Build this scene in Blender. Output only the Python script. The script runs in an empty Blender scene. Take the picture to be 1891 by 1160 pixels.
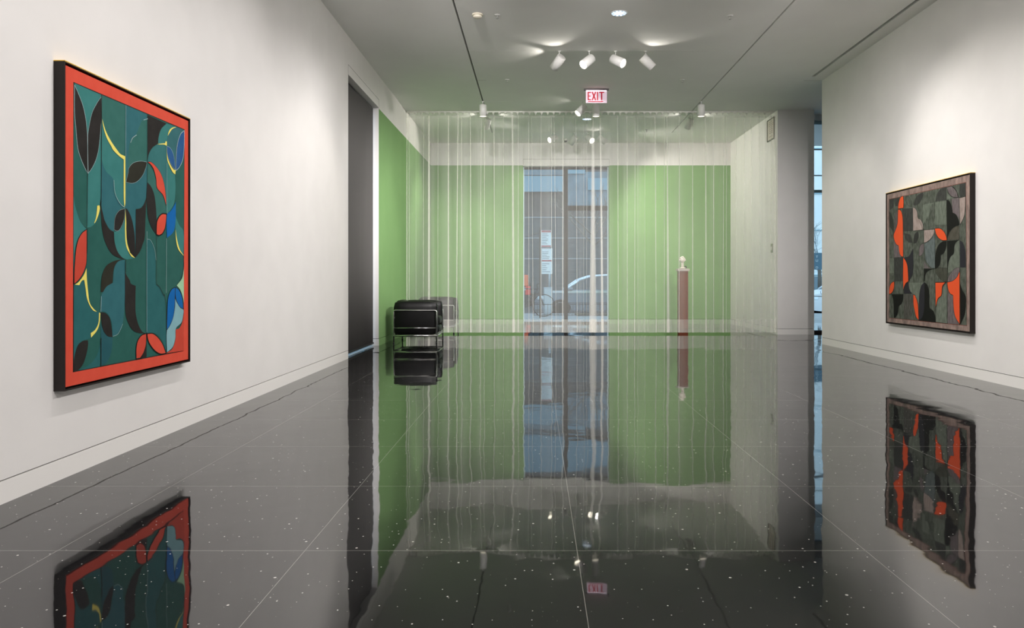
import bpy, bmesh, math, random
from mathutils import Vector, Matrix
random.seed(7)
C = bpy.context.scene.collection
F = 1320.0; VX = 989.5; VY = 516.5       # lens in pixels and the vanishing point of the room

# ------------------------------------------------------------------ materials
def lin(c):
    return tuple(((v/255)/12.92 if v/255 <= .04045 else ((v/255+.055)/1.055)**2.4) for v in c)
MATS = {}
def mat(name, rgb, rough=.6, metal=0., emit=None, es=1., spec=.5, alpha=None, coat=0.):
    if name in MATS: return MATS[name]
    m = bpy.data.materials.new(name); m.use_nodes = True
    b = m.node_tree.nodes['Principled BSDF']
    b.inputs['Base Color'].default_value = (*lin(rgb), 1)
    b.inputs['Roughness'].default_value = rough
    b.inputs['Metallic'].default_value = metal
    b.inputs['Specular IOR Level'].default_value = spec
    b.inputs['Coat Weight'].default_value = coat
    if emit:
        b.inputs['Emission Color'].default_value = (*lin(emit), 1)
        b.inputs['Emission Strength'].default_value = es
    MATS[name] = m
    return m
def nd(m, t, **kw):
    n = m.node_tree.nodes.new(t)
    for k, v in kw.items(): setattr(n, k, v)
    return n
def mottled(name, c1, c2, scale=20, rough=.8, stretch=(1, 1, 1), detail=6):
    m = mat(name, c1, rough, spec=.2)
    L = m.node_tree.links
    tc = nd(m, 'ShaderNodeTexCoord'); mp = nd(m, 'ShaderNodeMapping'); no = nd(m, 'ShaderNodeTexNoise')
    mp.inputs['Scale'].default_value = stretch
    no.inputs['Scale'].default_value = scale; no.inputs['Detail'].default_value = detail
    r = nd(m, 'ShaderNodeValToRGB')
    r.color_ramp.elements[0].position = .32; r.color_ramp.elements[1].position = .68
    r.color_ramp.elements[0].color = (*lin(c1), 1); r.color_ramp.elements[1].color = (*lin(c2), 1)
    L.new(tc.outputs['Object'], mp.inputs[0]); L.new(mp.outputs[0], no.inputs['Vector'])
    L.new(no.outputs['Fac'], r.inputs[0]); L.new(r.outputs[0], m.node_tree.nodes['Principled BSDF'].inputs['Base Color'])
    return m

WHITE = mottled('wall_white_paint', (231, 229, 226), (235, 233, 230), 3, .85)
CEILM = mottled('ceiling_paint', (236, 236, 233), (239, 239, 236), 2, .9)
BASEW = mat('baseboard_white', (238, 236, 232), .6, spec=.3)
GREEN = mottled('green_wall_paint', (124, 163, 104), (128, 167, 108), 2, .85)
DARK = mat('dark_gap', (12, 12, 12), .9, spec=.1)
SLOT = mat('slot_black', (8, 8, 8), .8, spec=.1)

# ------------------------------------------------------------------ mesh helpers
class MB:
    def __init__(s): s.bm = bmesh.new(); s.mats = []
    def mi(s, m):
        if m not in s.mats: s.mats.append(m)
        return s.mats.index(m)
    def box(s, x0, x1, y0, y1, z0, z1, m=None, bev=0):
        i = s.mi(m) if m else 0
        r = bmesh.ops.create_cube(s.bm, size=1)
        vs = r['verts']
        for v in vs:
            v.co = Vector(((x0+x1)/2+v.co.x*(x1-x0), (y0+y1)/2+v.co.y*(y1-y0), (z0+z1)/2+v.co.z*(z1-z0)))
        fs = {f for v in vs for f in v.link_faces}
        for f in fs: f.material_index = i
        if bev:
            es = list({e for v in vs for e in v.link_edges})
            bmesh.ops.bevel(s.bm, geom=es, offset=bev, segments=2, affect='EDGES', profile=.5)
        return s
    def tube(s, pts, r, m=None, seg=10, r2=None, cap=True, smooth=True):
        i = s.mi(m) if m else 0
        pts = [Vector(p) for p in pts]; rings = []
        n = len(pts); up = None
        for k, p in enumerate(pts):
            if k == 0: t = pts[1]-p
            elif k == n-1: t = p-pts[k-1]
            else: t = (pts[k+1]-p).normalized()+(p-pts[k-1]).normalized()
            t.normalize()
            if up is None:
                up = Vector((0, 0, 1)) if abs(t.z) < .9 else Vector((1, 0, 0))
            a = (up - t*up.dot(t)).normalized(); up = a; b = t.cross(a)
            rr = r if r2 is None else r+(r2-r)*k/(n-1)
            rings.append([s.bm.verts.new(p+a*rr*math.cos(q*2*math.pi/seg)+b*rr*math.sin(q*2*math.pi/seg)) for q in range(seg)])
        for k in range(n-1):
            for q in range(seg):
                f = s.bm.faces.new((rings[k][q], rings[k][(q+1) % seg], rings[k+1][(q+1) % seg], rings[k+1][q]))
                f.smooth = smooth; f.material_index = i
        if cap:
            for rg in (rings[0], rings[-1]):
                f = s.bm.faces.new(rg); f.material_index = i
        return s
    def lathe(s, prof, c=(0, 0, 0), m=None, seg=24, M=None, smooth=True, cap=True):
        i = s.mi(m) if m else 0
        rings = []
        for (r, z) in prof:
            ring = []
            for q in range(seg):
                a = q*2*math.pi/seg
                v = Vector((r*math.cos(a), r*math.sin(a), z))
                if M: v = M @ v
                ring.append(s.bm.verts.new(v+Vector(c)))
            rings.append(ring)
        for k in range(len(prof)-1):
            for q in range(seg):
                f = s.bm.faces.new((rings[k][q], rings[k][(q+1) % seg], rings[k+1][(q+1) % seg], rings[k+1][q]))
                f.smooth = smooth; f.material_index = i
        for rg, pr in ((rings[0], prof[0]), (rings[-1], prof[-1])):
            if cap and pr[0] > 1e-3:
                f = s.bm.faces.new(rg); f.material_index = i
        return s
    def sphere(s, c, r, m=None, sc=(1, 1, 1), seg=12):
        i = s.mi(m) if m else 0
        rr = bmesh.ops.create_uvsphere(s.bm, u_segments=seg, v_segments=max(6, seg*2//3), radius=r)
        for v in rr['verts']:
            v.co = Vector((v.co.x*sc[0], v.co.y*sc[1], v.co.z*sc[2]))+Vector(c)
        for f in {f for v in rr['verts'] for f in v.link_faces}: f.smooth = True; f.material_index = i
        return s
    def poly(s, pts, m=None):
        i = s.mi(m) if m else 0
        f = s.bm.faces.new([s.bm.verts.new(p) for p in pts]); f.material_index = i
        return f
    def prism(s, pts2, y0, y1, m=None, f3=None):
        """outline in x,z extruded in y"""
        i = s.mi(m) if m else 0
        a = [s.bm.verts.new((p[0], y0, p[1])) for p in pts2]; b = [s.bm.verts.new((p[0], y1, p[1])) for p in pts2]
        n = len(pts2)
        fs = [s.bm.faces.new(a), s.bm.faces.new(b[::-1])]
        for k in range(n): fs.append(s.bm.faces.new((a[k], b[k], b[(k+1) % n], a[(k+1) % n])))
        for f in fs: f.material_index = i
        return s
    def build(s, name, m=None, parent=None, tri=False, loc=None):
        if m: s.mats = [m]+[x for x in s.mats if x is not m] if not s.mats else s.mats
        bmesh.ops.recalc_face_normals(s.bm, faces=s.bm.faces[:])
        if tri: bmesh.ops.triangulate(s.bm, faces=s.bm.faces[:], ngon_method='EAR_CLIP')
        me = bpy.data.meshes.new(name); s.bm.to_mesh(me); s.bm.free()
        for x in s.mats: me.materials.append(x)
        o = bpy.data.objects.new(name, me); C.objects.link(o)
        if parent: o.parent = parent
        if loc: o.location = loc
        return o
def struct(o): o['kind'] = 'structure'; return o
def tag(o, label, cat, group=None):
    o['label'] = label; o['category'] = cat
    if group: o['group'] = group
    return o
def thing(name, label, cat, loc=(0, 0, 0), group=None):
    o = bpy.data.objects.new(name, None); C.objects.link(o); o.location = loc
    o.empty_display_size = .1
    return tag(o, label, cat, group)

# ------------------------------------------------------------------ the room
XL, XR, H = -2.374, 4.435, 4.085
YB, XB = 16.15, 4.398
Z_T = .108   # top of the reveal line above the baseboard
def wallbox(b, x0, x1, y0, y1, z0, z1, m): b.box(x0, x1, y0, y1, z0, z1, m)

# floor: polished black terrazzo with thin joints and pale chips
fm = mat('polished_black_terrazzo', (22, 22, 23), .03, spec=.5)
N = fm.node_tree.nodes; L = fm.node_tree.links; P = N['Principled BSDF']
P.inputs['IOR'].default_value = 1.72
geo = nd(fm, 'ShaderNodeNewGeometry'); sep = nd(fm, 'ShaderNodeSeparateXYZ'); L.new(geo.outputs['Position'], sep.inputs[0])
def M_(op, a, b=None, clamp=False):
    n = nd(fm, 'ShaderNodeMath', operation=op); n.use_clamp = clamp
    for i, v in enumerate((a, b)):
        if v is None: continue
        if isinstance(v, (int, float)): n.inputs[i].default_value = v
        else: L.new(v, n.inputs[i])
    return n.outputs[0]
jy = M_('LESS_THAN', M_('ABSOLUTE', M_('SUBTRACT', M_('FRACT', M_('ADD', M_('DIVIDE', M_('SUBTRACT', sep.outputs['Y'], 2.637), .8225), .5)), .5)), .0013/.8225)
jx = None
for xx in (-1.765, -.852, .152, 1.216, 2.235, 3.25, 4.27):
    t = M_('LESS_THAN', M_('ABSOLUTE', M_('SUBTRACT', sep.outputs['X'], xx)), .0011)
    jx = t if jx is None else M_('MAXIMUM', jx, t)
joint = M_('MAXIMUM', jx, jy)
def chips(scale, rad, keep, off):
    mp = nd(fm, 'ShaderNodeMapping'); mp.inputs['Location'].default_value = (off, off*2, 0)
    L.new(geo.outputs['Position'], mp.inputs[0])
    v = nd(fm, 'ShaderNodeTexVoronoi'); v.inputs['Scale'].default_value = scale; v.voronoi_dimensions = '2D'
    L.new(mp.outputs[0], v.inputs['Vector'])
    sc = nd(fm, 'ShaderNodeSeparateColor'); L.new(v.outputs['Color'], sc.inputs[0])
    rr = M_('MULTIPLY', M_('POWER', sc.outputs[1], 2.0), rad)
    return M_('MULTIPLY', M_('LESS_THAN', v.outputs['Distance'], rr), M_('GREATER_THAN', sc.outputs[0], 1-keep))
ch = M_('MAXIMUM', chips(15, .075, .22, 0), chips(34, .10, .2, 3.3))
nz = nd(fm, 'ShaderNodeTexNoise'); nz.inputs['Scale'].default_value = 60; L.new(geo.outputs['Position'], nz.inputs['Vector'])
rp = nd(fm, 'ShaderNodeValToRGB'); rp.color_ramp.elements[0].color = (*lin((19, 19, 20)), 1); rp.color_ramp.elements[1].color = (*lin((34, 34, 35)), 1)
L.new(nz.outputs['Fac'], rp.inputs[0])
mx = nd(fm, 'ShaderNodeMix', data_type='RGBA'); L.new(ch, mx.inputs[0]); L.new(rp.outputs[0], mx.inputs[6]); mx.inputs[7].default_value = (*lin((215, 212, 205)), 1)
mx2 = nd(fm, 'ShaderNodeMix', data_type='RGBA'); L.new(joint, mx2.inputs[0]); L.new(mx.outputs[2], mx2.inputs[6]); mx2.inputs[7].default_value = (*lin((150, 148, 142)), 1)
L.new(mx2.outputs[2], P.inputs['Base Color'])
# gentle unevenness of the polish
def noise(scale, st):
    mp = nd(fm, 'ShaderNodeMapping'); mp.inputs['Scale'].default_value = st; L.new(geo.outputs['Position'], mp.inputs[0])
    n = nd(fm, 'ShaderNodeTexNoise'); n.inputs['Scale'].default_value = scale; n.inputs['Detail'].default_value = 1.5
    L.new(mp.outputs[0], n.inputs['Vector']); return n.outputs['Fac']
hgt = M_('ADD', M_('MULTIPLY', noise(1.3, (1, 1, 1)), .0035), M_('MULTIPLY', noise(5.0, (1, 1, 1)), .0007))
bp = nd(fm, 'ShaderNodeBump'); bp.inputs['Strength'].default_value = 1; bp.inputs['Distance'].default_value = 1.0
L.new(hgt, bp.inputs['Height']); L.new(bp.outputs[0], P.inputs['Normal'])
b = MB(); b.box(-2.75, 9.2, -6.2, 16.5, -.2, 0, fm); struct(b.build('floor'))

# ceiling with real slots, the channel above them black
xs = [-2.7, -.928, -.905, 2.845, 2.868, 4.19, 4.238, 9.2]
ys = [-6.2, 9.637, 9.643, 10.86, 12.357, 12.363, 14.997, 15.003, 16.5]
b = MB()
for i in range(len(xs)-1):
    for j in range(len(ys)-1):
        x0, x1, y0, y1 = xs[i], xs[i+1], ys[j], ys[j+1]
        slot = (i in (1, 3) and y0 < 14.99) or (i == 5 and y0 < 10.8) or (j in (1, 4, 6) and i in (1, 2, 3))
        if not slot: b.box(x0, x1, y0, y1, H, H+.06, CEILM)
b.box(-2.7, 9.2, -6.2, 16.5, H+.06, H+.3, SLOT)
struct(b.build('ceiling'))
# faint seam lines of the ceiling boards
b = MB()
b.box(4.15, 4.43, 11.075, 11.081, H-.0006, H+.001, mat('seam_grey', (120, 120, 116), .9))
b.box(-.885, -.77, 11.05, 11.056, H-.0006, H+.001, mat('seam_grey', (0, 0, 0)))
struct(b.build('trim_ceiling_seams'))

def base_run(name, x0, x1, y0, y1, face, m):
    """flush baseboard with a dark reveal; face = side that shows"""
    b = MB(); b.box(x0, x1, y0, y1, 0, .102, m)
    g = .012
    bx = [x0, x1, y0, y1]
    if face == '+x': bx[1] -= g
    if face == '-x': bx[0] += g
    if face == '-y': bx[2] += g
    b.box(bx[0], bx[1], bx[2], bx[3], .102, Z_T, DARK)
    return struct(b.build(name))
# left wall with the shaded window
W1a, W1b, W1t = 9.044, 10.82, 3.60
b = MB()
b.box(XL-.3, XL, -6.2, W1a, Z_T, H, WHITE)
b.box(XL-.3, XL, W1a, W1b, W1t, H, WHITE)
b.box(XL-.3, XL, W1b, YB, 3.588, H, WHITE)
b.box(XL-.3, XL-.004, W1b, W1b+.004, Z_T, 3.588, WHITE)
b.box(XL-.3, XL, W1b+.004, YB, Z_T, 3.588, GREEN)
b.box(XL-.004, XL, W1b, W1b+.004, Z_T, 3.588, GREEN)
struct(b.build('wall_left'))
base_run('baseboard_left', XL-.3, XL, -6.2, W1a, '+x', BASEW)
base_run('baseboard_left_green', XL-.3, XL, W1b+.004, YB, '+x', GREEN)
b = MB(); b.box(XL-.3, XL-.002, W1b, W1b+.004, 0, .102, BASEW); b.box(XL-.3, XL-.002, W1b+.002, W1b+.004, .102, Z_T, DARK); struct(b.build('baseboard_left_jamb'))
# back wall
WBa, WBb, WBt = -.2875, 1.658, 3.57
b = MB()
for x0, x1 in ((XL-.3, WBa), (WBb, XB)):
    b.box(x0, x1, YB, YB+.3, Z_T, 3.582, GREEN); b.box(x0, x1, YB, YB+.3, 3.582, H, WHITE)
b.box(WBa, WBb, YB, YB+.3, WBt, H, WHITE)
struct(b.build('wall_back'))
base_run('baseboard_back', XL-.3, WBa, YB, YB+.3, '-y', GREEN)
base_run('baseboard_back_2', WBb, XB, YB, YB+.3, '-y', GREEN)
# right partition, ends at the passage
b = MB(); b.box(XR, XR+.17, -6.2, 11.08, Z_T, H, WHITE); struct(b.build('wall_right'))
base_run('baseboard_right', XR, XR+.17, -6.2, 11.08, '-x', BASEW)
b = MB(); b.box(XL-.3, 9.2, -6.4, -6.2, 0, H, WHITE); struct(b.build('wall_front'))
# right wall of the curtained room and the pier facing the gallery
PX = 5.062
b = MB(); b.box(XB, XB+.25, 13.0, YB+.3, Z_T, H, WHITE); b.box(XB+.25, PX, 13.0, 13.55, Z_T, H, WHITE); struct(b.build('wall_right_far'))
b = MB(); b.box(XB, PX, 13.0, 13.2, 0, .102, BASEW); b.box(XB, XB+.25, 13.2, YB, 0, .102, BASEW)
b.box(XB+.012, PX-.01, 13.012, 13.2, .102, Z_T, DARK); b.box(XB+.012, XB+.24, 13.1, YB, .102, Z_T, DARK); struct(b.build('baseboard_right_far'))
# passage shell
b = MB(); b.box(9.0, 9.2, -6.2, 13.6, 0, H, WHITE); b.box(4.6, 9.2, 13.35, 13.55, 3.98, H, WHITE); struct(b.build('wall_passage'))
# access panel lines above both openings
b = MB(); sg = mat('panel_line', (70, 68, 64), .9)
zt = 3.722
b.box(XL-.001, XL+.0008, W1a, W1b+.0, zt-.002, zt+.002, sg); b.box(XL-.001, XL+.0008, W1b-.003, W1b, W1t, zt, sg); b.box(XL-.001, XL+.0008, W1a, W1a+.003, W1t, zt, sg)
struct(b.build('trim_panel_line_left'))
b = MB(); b.box(WBa, WBb, YB-.001, YB+.001, zt-.003, zt+.003, sg)
for x in (WBa, WBb): b.box(x-.002, x+.002, YB-.001, YB+.001, W1t, zt, sg)
struct(b.build('trim_panel_line_back'))

# ------------------------------------------------------------------ windows
gm = bpy.data.materials.new('clear_glass'); gm.use_nodes = True
nt = gm.node_tree; nt.nodes.clear()
o_ = nt.nodes.new('ShaderNodeOutputMaterial'); tr = nt.nodes.new('ShaderNodeBsdfTransparent'); gl = nt.nodes.new('ShaderNodeBsdfGlossy'); mxs = nt.nodes.new('ShaderNodeMixShader'); fr = nt.nodes.new('ShaderNodeFresnel')
tr.inputs[0].default_value = (.86, .93, .96, 1); gl.inputs['Roughness'].default_value = .35
fr.inputs[0].default_value = 1.12
nt.links.new(fr.outputs[0], mxs.inputs[0]); nt.links.new(tr.outputs[0], mxs.inputs[1]); nt.links.new(gl.outputs[0], mxs.inputs[2]); nt.links.new(mxs.outputs[0], o_.inputs[0])
FRM = mat('window_frame_dark', (34, 33, 33), .6, spec=.2)
FRM_LIT = mat('window_frame_daylit', (215, 238, 245), .5)  # daylight on the window jambs put into this pale blue
DKB = mat('car_black_trim', (20, 21, 23), .5)
def shr(*a): pass
# window 1 (left wall, behind the shade)
w = thing('window_1', 'tall window behind the dark roller shade', 'window'); w['kind'] = 'structure'
b = MB()
xw = XL-.24
b.box(xw-.03, xw+.03, W1a, W1a+.05, 0, W1t, FRM_LIT); b.box(xw-.03, xw+.03, W1b-.05, W1b, 0, W1t, FRM_LIT)
b.box(xw-.03, xw+.03, W1a+.05, W1b-.05, 0, .05, FRM_LIT); b.box(xw-.03, xw+.03, W1a+.05, W1b-.05, W1t-.05, W1t, FRM_LIT)
b.build('window_frame', None, w)
b = MB(); b.box(xw-.004, xw+.004, W1a+.05, W1b-.05, .05, W1t-.05, gm); b.build('pane', None, w)
b = MB(); b.box(XL-.3, XL-.075, W1a, W1b, -.01, .004, mat('sill_daylit', (190, 205, 215), .5)); struct(b.build('trim_sill_left'))  # daylight leaking under the shade put into the pale sill colour
# window 2 (back wall): fixed light on the left, glazed door with transom on the right
w = thing('window_2', 'tall shopfront window with a glazed door at the back', 'window'); w['kind'] = 'structure'
yw = YB+.2
b = MB()
b.box(WBa, WBa+.022, yw-.03, yw+.03, 0, WBt, FRM_LIT); b.box(WBb-.022, WBb, yw-.03, yw+.03, 0, WBt, FRM_LIT)
b.box(WBa+.022, WBb-.022, yw-.03, yw+.03, WBt-.05, WBt, FRM)
mx0 = (1041.5-VX)*yw/F; mx1 = (1048.5-VX)*yw/F
b.box(mx0, mx1, yw-.04, yw+.04, .0, WBt-.05, FRM)
zt0 = 1+(VY-389)*yw/F; zt1 = 1+(VY-381)*yw/F
b.box(mx1, WBb-.022, yw-.03, yw+.03, zt0, zt1, FRM)
b.box(WBa+.022, mx0, yw-.03, yw+.03, 0, .035, FRM); b.box(mx1, WBb-.022, yw-.03, yw+.03, 0, .035, FRM)
b.build('window_frame', None, w)
b = MB(); b.box(WBa+.022, mx0, yw-.004, yw+.004, .035, WBt-.05, gm); b.build('pane', None, w)
b = MB(); b.box(mx1, WBb-.022, yw-.004, yw+.004, .035, zt0, gm); b.build('pane', None, w)
b = MB(); b.box(mx1, WBb-.022, yw-.004, yw+.004, zt1, WBt-.05, gm); b.build('pane', None, w)
# window 3 (end of the passage)
w = thing('window_3', 'narrow view of the tall window beyond the partition', 'window'); w['kind'] = 'structure'
yw3 = 13.45
b = MB()
def zpx(py, y): return 1+(VY-py)*y/F
FR3 = mat('window_frame_teal', (165, 190, 198), .5)
b.box(PX, PX+.02, yw3-.04, yw3+.04, 0, 3.98, FR3)
for py0, py1 in ((230, 225), (277, 275.4), (325, 323.6), (356, 351), (548, 546.8)):
    b.box(PX+.02, 9.0, yw3-.03, yw3+.03, zpx(py0, yw3), zpx(py1, yw3), FR3)
b.box(PX+.02, 9.0, yw3-.03, yw3+.03, 0, .045, mat('sill_brown', (48, 40, 38), .6))
for xx in (6.6, 8.2): b.box(xx, xx+.05, yw3-.035, yw3+.035, .045, 3.98, FR3)
b.build('window_frame', None, w)
b = MB(); b.box(PX+.02, 9.0, yw3-.004, yw3+.004, .045, 3.98, gm); b.build('pane', None, w)

# roller shade in window 1
sh = thing('roller_shade', 'dark charcoal roller shade drawn down over the tall left window', 'shade', (XL-.085, (W1a+W1b)/2, 0))
b = MB()
n = 40; y0 = W1a+.004; y1 = W1b-.032
rows = []
for k in range(n+1):
    yy = y0+(y1-y0)*k/n
    dx = .004*math.sin(yy*9)+.002*math.sin(yy*23)
    rows.append((yy, dx))
zs = [.045, 1.2, 2.4, 3.56]
vs = [[b.bm.verts.new((dx*(1.2-z/3.6), yy-(W1a+W1b)/2, z)) for z in zs] for yy, dx in rows]
i_ = b.mi(mat('shade_fabric', (100, 98, 97), .85, spec=.2))
for k in range(n):
    for j in range(3):
        f = b.bm.faces.new((vs[k][j], vs[k+1][j], vs[k+1][j+1], vs[k][j+1])); f.smooth = True
o = b.build('shade_fabric', None, sh); md = o.modifiers.new('t', 'SOLIDIFY'); md.thickness = .003
b = MB(); b.box(-.012, .012, y0-(W1a+W1b)/2, y1-(W1a+W1b)/2+.012, .03, .055, mat('shade_bar', (25, 25, 27), .5), .003); b.build('bottom_bar', None, sh)
b = MB(); b.tube([(-.02, y0-(W1a+W1b)/2, 3.575), (-.02, y1-(W1a+W1b)/2, 3.575)], .022, mat('shade_bar', (0, 0, 0)), 12); b.build('roller', None, sh)

# ------------------------------------------------------------------ paintings
def crom(pts):
    """smooth a closed outline except at its corners"""
    n = len(pts); out = []
    def corner(i):
        a = Vector(pts[i])-Vector(pts[i-1]); c = Vector(pts[(i+1) % n])-Vector(pts[i])
        if a.length < 1e-6 or c.length < 1e-6: return True
        return a.angle(c) > math.radians(48)
    cn = [corner(i) for i in range(n)]
    for i in range(n):
        p1 = Vector(pts[i]); p2 = Vector(pts[(i+1) % n])
        if cn[i] and cn[(i+1) % n]: out.append(tuple(p1)); continue
        d = (p2-p1).length
        t1 = (p2-Vector(pts[i-1])) if not cn[i] else (p2-p1)
        t2 = (Vector(pts[(i+2) % n])-p1) if not cn[(i+1) % n] else (p2-p1)
        if t1.length > 0: t1 = t1.normalized()*d
        if t2.length > 0: t2 = t2.normalized()*d
        for k in range(5):
            t = k/5; t_2 = t*t; t_3 = t_2*t
            q = p1*(2*t_3-3*t_2+1)+t1*(t_3-2*t_2+t)+p2*(-2*t_3+3*t_2)+t2*(t_3-t_2)
            out.append(tuple(q))
    return out
def parse(s, tiles):
    pts = []; o = None
    for tok in s.split():
        if tok[0] in 'LR': o = tiles[tok]; continue
        x, y = tok.split(',')
        pts.append((o[0]+float(x)/o[2], o[1]+float(y)/o[2]))
    return pts
TL = {'L1': (130, 140), 'L2': (235, 180), 'L3': (130, 270), 'L4': (235, 300), 'L5': (130, 400), 'L6': (235, 420), 'L7': (130, 550), 'L8': (235, 530)}
TL = {k: (v[0], v[1], 8.284) for k, v in TL.items()}
TR = {'R1': (1635, 335, 12.89), 'R2': (1710, 320, 12.21), 'R3': (1635, 415, 12.89), 'R4': (1710, 410, 12.21), 'R5': (1635, 515, 12.89), 'R6': (1710, 500, 10.09)}

class Art:
    def __init__(s, face, sign, tiles, origin):
        s.b = MB(); s.face = face; s.sign = sign; s.tiles = tiles; s.k = 0; s.o = Vector(origin)
    def p3(s, p, lay):
        y = s.face*F/(p[0]-VX); z = 1+(VY-p[1])*y/F
        return Vector((s.face+s.sign*lay, y, z))-s.o
    def fill(s, txt, m, line=None, lw=.0045, smooth=True):
        pts = parse(txt, s.tiles)
        if smooth: pts = crom(pts)
        s.k += 1; lay = .00006*s.k
        q = [s.p3(p, lay) for p in pts]
        # drop doubles
        r = [q[0]]
        for v in q[1:]:
            if (v-r[-1]).length > .0008: r.append(v)
        if (r[0]-r[-1]).length < .0008: r.pop()
        s.b.poly(r, m)
        if line: s.stroke(r+[r[0]], lay+.00003, lw, line)
    def stroke(s, pts, lay, lw, m):
        for a, c in zip(pts, pts[1:]):
            d = c-a; d.x = 0
            if d.length < 1e-5: continue
            d.normalize(); nrm = Vector((0, -d.z, d.y))*lw/2; e = d*lw*.3
            v = [a-nrm-e, c-nrm+e, c+nrm+e, a+nrm-e]
            for u in v: u.x = s.face+s.sign*lay-s.o.x
            s.b.poly(v, m)
    def line(s, txt, m, lw=.003):
        pts = parse(txt, s.tiles)
        # open smooth
        q = []
        n = len(pts)
        for i in range(n-1):
            p0 = Vector(pts[max(i-1, 0)]); p1 = Vector(pts[i]); p2 = Vector(pts[i+1]); p3 = Vector(pts[min(i+2, n-1)])
            for k in range(4):
                t = k/4
                q.append(.5*((2*p1)+(p2-p0)*t+(2*p0-5*p1+4*p2-p3)*t*t+(3*p1-p0-3*p2+p3)*t**3))
        q.append(Vector(pts[-1]))
        s.k += 1; lay = .00006*s.k
        s.stroke([s.p3(p, lay) for p in q], lay, lw, m)
def pm(name, rgb, d=6): return mottled('paint_'+name, rgb, tuple(min(255, c+d) for c in rgb), 14, .7, detail=4)

RED = pm('red', (216, 78, 58)); RED2 = pm('brick_red', (198, 70, 52)); K = pm('black', (36, 33, 31), 8); OL = pm('olive_black', (42, 42, 33))
G = pm('deep_green', (38, 92, 84)); G2 = pm('soft_green', (50, 104, 96)); T = pm('teal', (55, 122, 118)); TB = pm('blue_teal', (46, 103, 110)); TD = pm('dark_blue_teal', (38, 98, 100))
Y = pm('yellow', (240, 226, 112)); BL = pm('blue', (38, 88, 140)); BL2 = pm('bright_blue', (0, 98, 170)); LB = pm('pale_blue', (130, 176, 184)); LG = pm('pale_green', (160, 205, 165)); CH = pm('chalk', (170, 196, 198))
RIM = mat('frame_dark_wood', (38, 32, 30), .55, spec=.3); GOLD = mat('frame_glow_edge', (235, 190, 60), .4, .3)  # yellow top edge, the glow of its lit rim put into the gold

def frame_and_canvas(root, face, wall, ya, yb, za, zb, m):
    sgn = 1 if face < 0 else -1   # towards the room
    ox = root.location
    b = MB(); t = .007
    def bb(y0, y1, z0, z1, x0, x1, mm): b.box(min(x0, x1)-ox.x, max(x0, x1)-ox.x, y0-ox.y, y1-ox.y, z0-ox.z, z1-ox.z, mm)
    bb(ya, yb, za, za+t, wall, face+sgn*.004, RIM); bb(ya, yb, zb-t, zb-.002, wall, face+sgn*.004, RIM)
    bb(ya, ya+t, za+t, zb-t, wall, face+sgn*.004, RIM); bb(yb-t, yb, za+t, zb-t, wall, face+sgn*.004, RIM)
    bb(ya, yb, zb-.002, zb+.0025, wall, face+sgn*.004, GOLD)
    bb(ya+t, yb-t, za+t, zb-t, wall, wall+sgn*.01, RIM)
    b.build('frame', None, root)
    return ox
# left painting
pl = thing('abstract_painting', 'teal and green abstract painting with leaf shapes and red border in dark frame', 'painting', (XL, 4.16, .45))
fl = -2.324
frame_and_canvas(pl, fl, XL, 3.518, 4.80, .45, 2.079, None)
A = Art(fl-.002, 1, TL, pl.location)
b = MB(); b.box(.01, .0478, 3.536-4.16, 4.782-4.16, .018, 1.611, RED); b.build('canvas_sides', None, pl)
f_ = A.fill
f_('L1 50,103 L2 874,493 L8 859,975 L7 43,1132', G, K, .005, False)
f_('L1 62,112 468,292 L3 466,700 455,850 430,1000 L5 400,60 350,130 300,163 255,168 L1 255,800', T)
f_('L1 50,250 L3 48,780 70,900 110,1040 150,1150 L5 190,130 245,182 L3 258,410 L1 255,900', G, K, .002)
f_('L3 47,770 70,900 110,1040 150,1150 L5 190,130 243,190 170,250 110,350 75,480 60,700 48,1030', T)
f_('L1 478,295 838,450 L3 832,150 760,110 L1 700,1130 600,980 520,800 480,600', G2)
f_('L1 478,620 520,830 600,1000 700,1150 L3 740,110 830,160 830,930 760,885 700,790 665,680 655,510 600,460 540,380 500,290 475,150', T)
f_('L3 470,170 500,300 545,390 650,500 665,680 700,790 760,890 830,935 740,980 680,1070 L5 665,100 665,225 620,210 560,130 510,30 L3 480,950 465,780', TB)
f_('L1 843,450 L2 303,262 L4 300,300 285,520 250,640 200,695 128,712 L4 125,1150 L6 115,450 L3 870,980 L3 838,930', TB)
f_('L2 303,325 230,350 190,430 130,575 60,640 25,760 10,1000 20,1100 100,1000 250,975 303,985', G2)
f_('L2 308,265 600,400 530,470 480,600 468,710 390,760 330,860 308,980', K)
f_('L2 308,990 330,870 390,770 480,715 600,730 600,1160 L4 598,760 580,480 540,260 450,100 360,20', pm('teal_two', (52, 112, 112)))
f_('L2 600,400 520,480 480,600 470,710 600,720 620,580 680,490 760,455', T)
f_('L2 620,580 680,490 750,457 862,500 790,600 745,800 735,1110 715,900 660,800 605,745', pm('teal_three', (52, 104, 108)))
f_('L2 312,1000 L4 400,150 440,300 450,385 520,470 580,620 595,780 540,780 470,830 440,900 430,650 400,500 350,380 305,300', G2)
f_('L4 600,-300 640,60 690,160 730,190 735,430 720,600 680,700 610,790 600,780', T)
f_('L4 735,140 800,90 830,0 868,0 860,1050 800,970 750,830 738,600', G)
f_('L4 735,800 760,880 800,970 858,1050 L6 858,430 800,370 760,250 735,80', T)
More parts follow.
